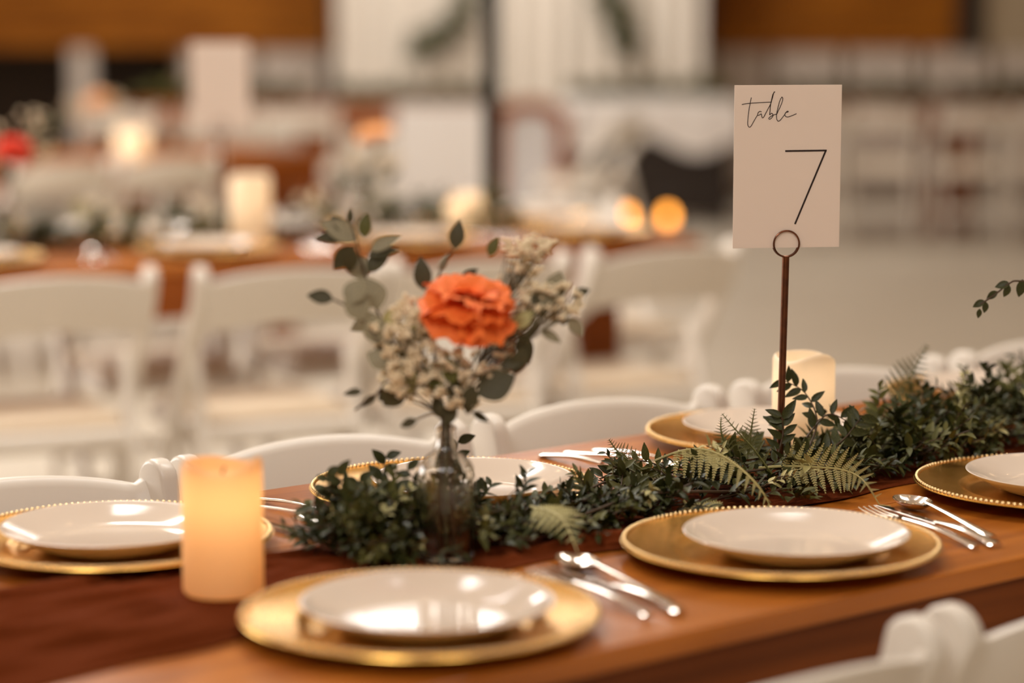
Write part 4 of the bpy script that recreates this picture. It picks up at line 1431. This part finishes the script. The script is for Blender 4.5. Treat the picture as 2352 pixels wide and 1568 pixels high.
# bouquets of the far tables
V3 = P2(-0.39, 0.03, TZ + 0.0016)
VS.put(V3, 0, 'glass bottle vase of the red carnation on the second table')
carnation('deep red carnation on the second table', V3, Vector((-1.145, 5.56, 1.008)), 0.040, 'red_petal', seed=21)
leafspray('dark leaf sprig beside the red carnation', V3, deg=150, stems=[[foot, ne, Vector((-0.02, 0.04, 0.2)), Vector((-0.05, 0.06, 0.30))], [foot, ne, Vector((0.02, 0.04, 0.19)), Vector((0.06, 0.06, 0.27))]],
          leaves=[(Vector((-0.03 + 0.012 * k, 0.035 + 0.003 * k, 0.16 + 0.014 * k)), 40 + 70 * (k % 3), 0.04, 'oval', 'leaf_dark' if k % 2 else 'euc', 0) for k in range(10)])
babysbreath('hazy cream filler beside the red carnation', V3, [(Vector((0.075, 0.02, 0.235)), 0.05, 0.04, 0.05), (Vector((-0.06, 0.02, 0.27)), 0.04, 0.04, 0.04), (Vector((0.05, 0.0, 0.30)), 0.05, 0.04, 0.03)], 14, 60, 0.006, deg=30, head=(Vector((-1.145, 5.56, 1.008)), 0.048))
V4 = P2(0.50, 0.06, TZ + 0.0016)
VS.put(V4, 0, 'glass bottle vase of the peach flower on the second table')
carnation('peach flower standing tall on the second table', V4, Vector((-0.340, 6.05, 0.995)), 0.046, 'peach_petal', tilt=(-0.2, -0.3), seed=31,
          rings=((4, 0.6, 1.4), (6, 0.85, 1.15), (8, 1.05, 0.9), (7, 1.1, 0.7)))
leafspray('dark leaf sprig beside the peach flower', V4, deg=150, stems=[[foot, ne, Vector((-0.04, 0, 0.17))]],
          leaves=[(Vector((-0.06 + 0.02 * k, 0.035, 0.10 + 0.012 * (k % 4))), 50 + 60 * (k % 3), 0.05, 'oval', 'leaf_dark', 0) for k in range(7)])
babysbreath('hazy cream filler under the peach flower', V4, [(Vector((0.060, -0.01, 0.185)), 0.05, 0.04, 0.03), (Vector((0.0, 0.03, 0.19)), 0.04, 0.03, 0.03)], 15, 50, 0.006, deg=30, head=(Vector((-0.340, 6.05, 0.995)), 0.055))
V5 = Vector((-1.63, 9.42, TZ))
VS.put(V5, 0, 'glass bottle vase on the third table')
carnation('small peach flower on the third table', V5, Vector((-1.60, 9.40, 0.985)), 0.042, 'peach_petal', seed=41)
babysbreath('hazy cream filler around the small peach flower', V5, [(Vector((-0.05, 0, 0.19)), 0.06, 0.05, 0.05), (Vector((0.07, 0, 0.20)), 0.06, 0.05, 0.05)], 16, 60, 0.009, deg=30, head=(Vector((-1.60, 9.40, 0.985)), 0.052))
# babys breath lying in the second table garland
for k, (u, v, wh) in enumerate(((-0.20, 0.05, 'nearest the red carnation vase'), (0.06, 0.08, 'behind the blurred pale card'), (0.34, 0.06, 'between the pillar candle and peach flower'))):
    babysbreath('cream filler blossoms tucked into the garland ' + wh, P2(u, v, TZ + 0.03), [(Vector((0.03, 0, 0.05)), 0.06, 0.04, 0.035)], 17 + k, 16, 0.008)['group'] = 'filler blossoms of the second garland'

# ------------------------------------------------------------------ back of the hall
# draped backdrop
n, vs, fs = 160, [], []
for i in range(n + 1):
    x = -1.19 + 2.48 * i / n
    y = 16.55 + 0.030 * math.sin(i * 0.62) + 0.018 * math.sin(i * 0.23 + 1)
    for zz in (0.02, 1.0, 2.0, 3.0):
        vs.append((x, y + 0.01 * math.sin(zz * 2 + i * 0.1), zz))
for i in range(n):
    for j in range(3):
        a = i * 4 + j
        fs.append((a, a + 1, a + 5, a + 4))
bd = thing('draped_backdrop', 'cream fabric backdrop hung behind the sweetheart table', 'backdrop', (0, 0, 0))
dc = obj('curtain', MB().add(vs, fs).mesh('curtain', M['drape'], smooth=True, ang=0), bd)
obj('crossbar', MB().tube([(-1.25, 16.6, 2.99), (1.35, 16.6, 2.99)], 0.02, 8).mesh('crossbar', M['black']), bd)
for sx in (-1.25, 1.35):
    obj('pole', MB().tube([(sx, 16.62, 0), (sx, 16.62, 3.0)], 0.018, 8).mesh('pole', M['black']), bd)


def swag(label, pts, seed, zmin=-9):
    r = random.Random(seed)
    t = thing('greenery_swag', label, 'garland', tuple(pts[0]))
    O = Vector(pts[0])
    path = [p - O for p in smoothpath([Vector(p) for p in pts], 8)]
    obj('vine', MB().tube(path, 0.008, 5).mesh('vine', M['stem']), t)
    ms = {'leaf_dark': [], 'leaf_mid': []}
    for k in range(360):
        p = path[r.randrange(len(path))] + Vector((r.gauss(0, 0.035), r.gauss(0, 0.03) - 0.03, r.gauss(0, 0.035)))
        if p.z + O.z < zmin + 0.03: p.z = zmin + 0.03 - O.z + r.uniform(0, 0.03)
        ms[r.choice(('leaf_dark', 'leaf_mid'))].append(orient((r.uniform(-1, 1), r.uniform(-1, 0.3), r.uniform(-1, 0.6) if zmin < 0 else r.uniform(0.0, 0.6)), (0, -1, 0.3), r.uniform(0.05, 0.09), p))
    for m, q in ms.items():
        mass('foliage', 'pointed', m, q, t)
    return t


swag('greenery swag curving down the backdrop left of the black column', [(-0.26, 16.42, 1.62), (-0.33, 16.42, 1.36), (-0.42, 16.42, 1.20), (-0.56, 16.42, 1.11), (-0.66, 16.42, 1.07)], 1)
swag('greenery swag hanging straight down the backdrop right of the black column', [(0.60, 16.42, 1.65), (0.66, 16.42, 1.40), (0.74, 16.42, 1.20), (0.79, 16.42, 1.08)], 2)
# sweetheart table: dark table with white cloth and greenery
st_ = make_table('sweetheart_table', 'dark sweetheart table under a white cloth before the backdrop', (0.86, 15.3, 0), 0, 1.05, 0.6, (0.2, 0.2, 0.2), M['dark'], M['dark'], inset=(0.06, 0.06), leg=0.08)
obj('front_panel', MB().box(-0.46, 0.46, -0.26, -0.24, 0.05, 0.66).mesh('front_panel', M['dark']), st_)
n, vs, fs = 80, [], []
per = []
hw, hd = 0.545, 0.32
for i in range(n):
    a = 4.0 * i / n
    k = int(a)
    q = a - k
    per.append([(-hw + 2 * hw * q, -hd), (hw, -hd + 2 * hd * q), (hw - 2 * hw * q, hd), (-hw, hd - 2 * hd * q)][k])
for i, (x, y) in enumerate(per):
    f_ = 1 + 0.025 * math.sin(i * 1.3)
    low = 0.50 + 0.06 * math.cos(x * 9 + 0.6)
    vs += [(x * 0.985, y * 0.98, 0.765), (x * f_, y * f_, 0.755), (x * f_ * 1.01, y * (f_ + 0.02), 0.66), (x * f_ * 1.02, y * (f_ + 0.04), low)]
for i in range(n):
    j = (i + 1) % n
    for k in range(3):
        fs.append((i * 4 + k, j * 4 + k, j * 4 + k + 1, i * 4 + k + 1))
fs.append(tuple(i * 4 for i in range(n)))
tag(obj('tablecloth', MB().add(vs, fs).mesh('tablecloth', M['linen'], smooth=True, ang=50), None, (0.86, 15.3, 0)), 'short white cloth draped over the sweetheart table', 'tablecloth')
swag('low pale greenery lying on the sweetheart table', [(0.42, 15.1, 0.80), (0.7, 15.1, 0.81), (1.0, 15.1, 0.81), (1.30, 15.1, 0.80)], 3, 0.775)
for k, (x0, x1, lab) in enumerate(((-2.2, -1.3, 'greenery strewn on the redwood table by the dark recess'), (-1.0, -0.15, 'greenery strewn on the redwood table with the hanging cloth'),
                                   (1.62, 2.5, 'greenery strewn on the redwood table beside the sweetheart table'), (2.7, 3.6, 'greenery strewn on the redwood table by the drywall'))):
    swag(lab, [(x0, 14.8, 0.79), ((x0 + x1) / 2, 14.82, 0.80), (x1, 14.8, 0.79)], 5 + k, 0.765)
# white cloth hanging on the front of the left head table
n, vs, fs = 60, [], []
for i in range(n + 1):
    x = -0.70 + 0.56 * i / n
    y = 14.40 - 0.012 * math.sin(i * 0.9)
    vs += [(x, 14.47, 0.763), (x, 14.415, 0.763), (x, y, 0.70), (x, y - 0.01, 0.06)]
for i in range(n):
    for k in range(3):
        fs.append((i * 4 + k, i * 4 + k + 1, i * 4 + k + 5, i * 4 + k + 4))
tag(obj('hanging_cloth', MB().add(vs, fs).mesh('hanging_cloth', M['linen'], smooth=True, ang=40)), 'white cloth panel hung over the front of a redwood table left of the black column', 'cloth')
# black column
col = thing('steel_column', 'slim black steel column rising through the hall', 'column', (-0.062, 7.25, 0))
obj('shaft', MB().box(-0.026, 0.026, -0.026, 0.026, 0, ZC).mesh('shaft', M['black'], bevel=0.004, seg=1), col)
obj('base_plate', MB().box(-0.09, 0.09, -0.09, 0.09, 0, 0.012).mesh('base_plate', M['black'], bevel=0.003, seg=1), col)
# wood framed mirror leaning right of the column
mr = thing('floor_mirror', 'arched wood-framed mirror standing right of the black column', 'mirror', (0.10, 12.9, 0))
ow, oh, iw = 0.205, 0.86, 0.075


def archpoly(wx, h, z0):
    p = [(-wx, z0), (wx, z0)]
    for k in range(13):
        a = PI * k / 12
        p.append((wx * math.cos(a), h - wx * 0.55 + wx * 0.55 * math.sin(a)))
    return p


outer, inner = archpoly(ow, oh, 0.02), archpoly(ow - iw, oh - iw, 0.10)
vs = [(a, -0.025, b) for a, b in outer] + [(a, -0.025, b) for a, b in inner] + [(a, 0.02, b) for a, b in outer] + [(a, 0.02, b) for a, b in inner]
n = len(outer)
fs = []
for i in range(n):
    j = (i + 1) % n
    fs += [(i, j, j + n, i + n), (i + 2 * n, i + 3 * n, j + 3 * n, j + 2 * n), (i, i + 2 * n, j + 2 * n, j), (i + n, j + n, j + 3 * n, i + 3 * n)]
obj('frame', MB().add(vs, fs).mesh('frame', M['backwood'], smooth=True, ang=30), mr)
M['mirror'] = mat('pale_mirror', (0.80, 0.80, 0.84), 0.25, metal=0.6)
obj('mirror_glass', MB().prism(inner, lambda a, b, h: (a, h, b), -0.005, 0.005).mesh('mirror_glass', M['mirror']), mr)
obj('prop_leg', MB().bar((0, 0.02, 0.6), (0, 0.24, 0.0), 0.04, 0.02).mesh('prop_leg', M['backwood']), mr)


# amber candle lanterns before the sweetheart table
def lantern():
    t = thing('candle_lantern', 'lantern', 'lantern')
    obj('base', MB().box(-0.06, 0.06, -0.06, 0.06, 0, 0.02).mesh('base', M['dark'], bevel=0.003, seg=1), t)
    obj('roof', MB().box(-0.062, 0.062, -0.062, 0.062, 0.28, 0.295).mesh('roof', M['dark'], bevel=0.003, seg=1), t)
    for sx in (-1, 1):
        for sy in (-1, 1):
            obj('post', MB().box(sx * 0.052 - 0.005, sx * 0.052 + 0.005, sy * 0.052 - 0.005, sy * 0.052 + 0.005, 0.018, 0.282).mesh('post', M['dark']), t)
    obj('candle', MB().lathe([(0.0005, 0.018), (0.03, 0.018), (0.03, 0.14), (0.0005, 0.142)], 16).mesh('candle', M['wax'], smooth=True, ang=40), t)
    obj('flame', MB().ball((0, 0, 0.185), 0.028, 10, 8, (1, 1, 1.4)).mesh('flame', M['flame'], smooth=True, ang=0), t)
    return t


LN = Proto(lantern())
for x, y, lab in ((0.645, 13.5, 'amber candle lantern on the floor nearer the mirror'), (0.872, 13.5, 'amber candle lantern on the floor under the cloth of the sweetheart table')):
    LN.put((x, y, 0), 0, lab, 'lit lanterns before the sweetheart table')

# ------------------------------------------------------------------ string lights over the tables
blm = MB().ball((0, 0, 0), 0.022, 8, 6, (1, 1, 1.3)).mesh('bulb', M['bulb'], smooth=True, ang=0)
for k, (y, zz) in enumerate(((1.2, 3.2), (3.2, 3.3), (5.2, 3.3), (7.6, 3.3), (10.2, 3.3))):
    sl = thing('string_lights_offscreen', 'warm string lights hung across the hall ceiling', 'string lights', (0, y, zz), 0, 'strings of warm bulbs under the ceiling')
    pts = []
    for i in range(41):
        x = -5.0 + 10.0 * i / 40
        q = ((x + 5) % 2.5) / 2.5
        pts.append((x, 0.15 * math.sin(x * 1.3 + k), 0.45 * (2 * q - 1) ** 2))
    obj('cable', MB().tube(pts, 0.004, 5).mesh('cable', M['black']), sl)
    for i in range(1, 40, 2):
        obj('bulb_offscreen', blm, sl, (pts[i][0], pts[i][1], pts[i][2] - 0.03))
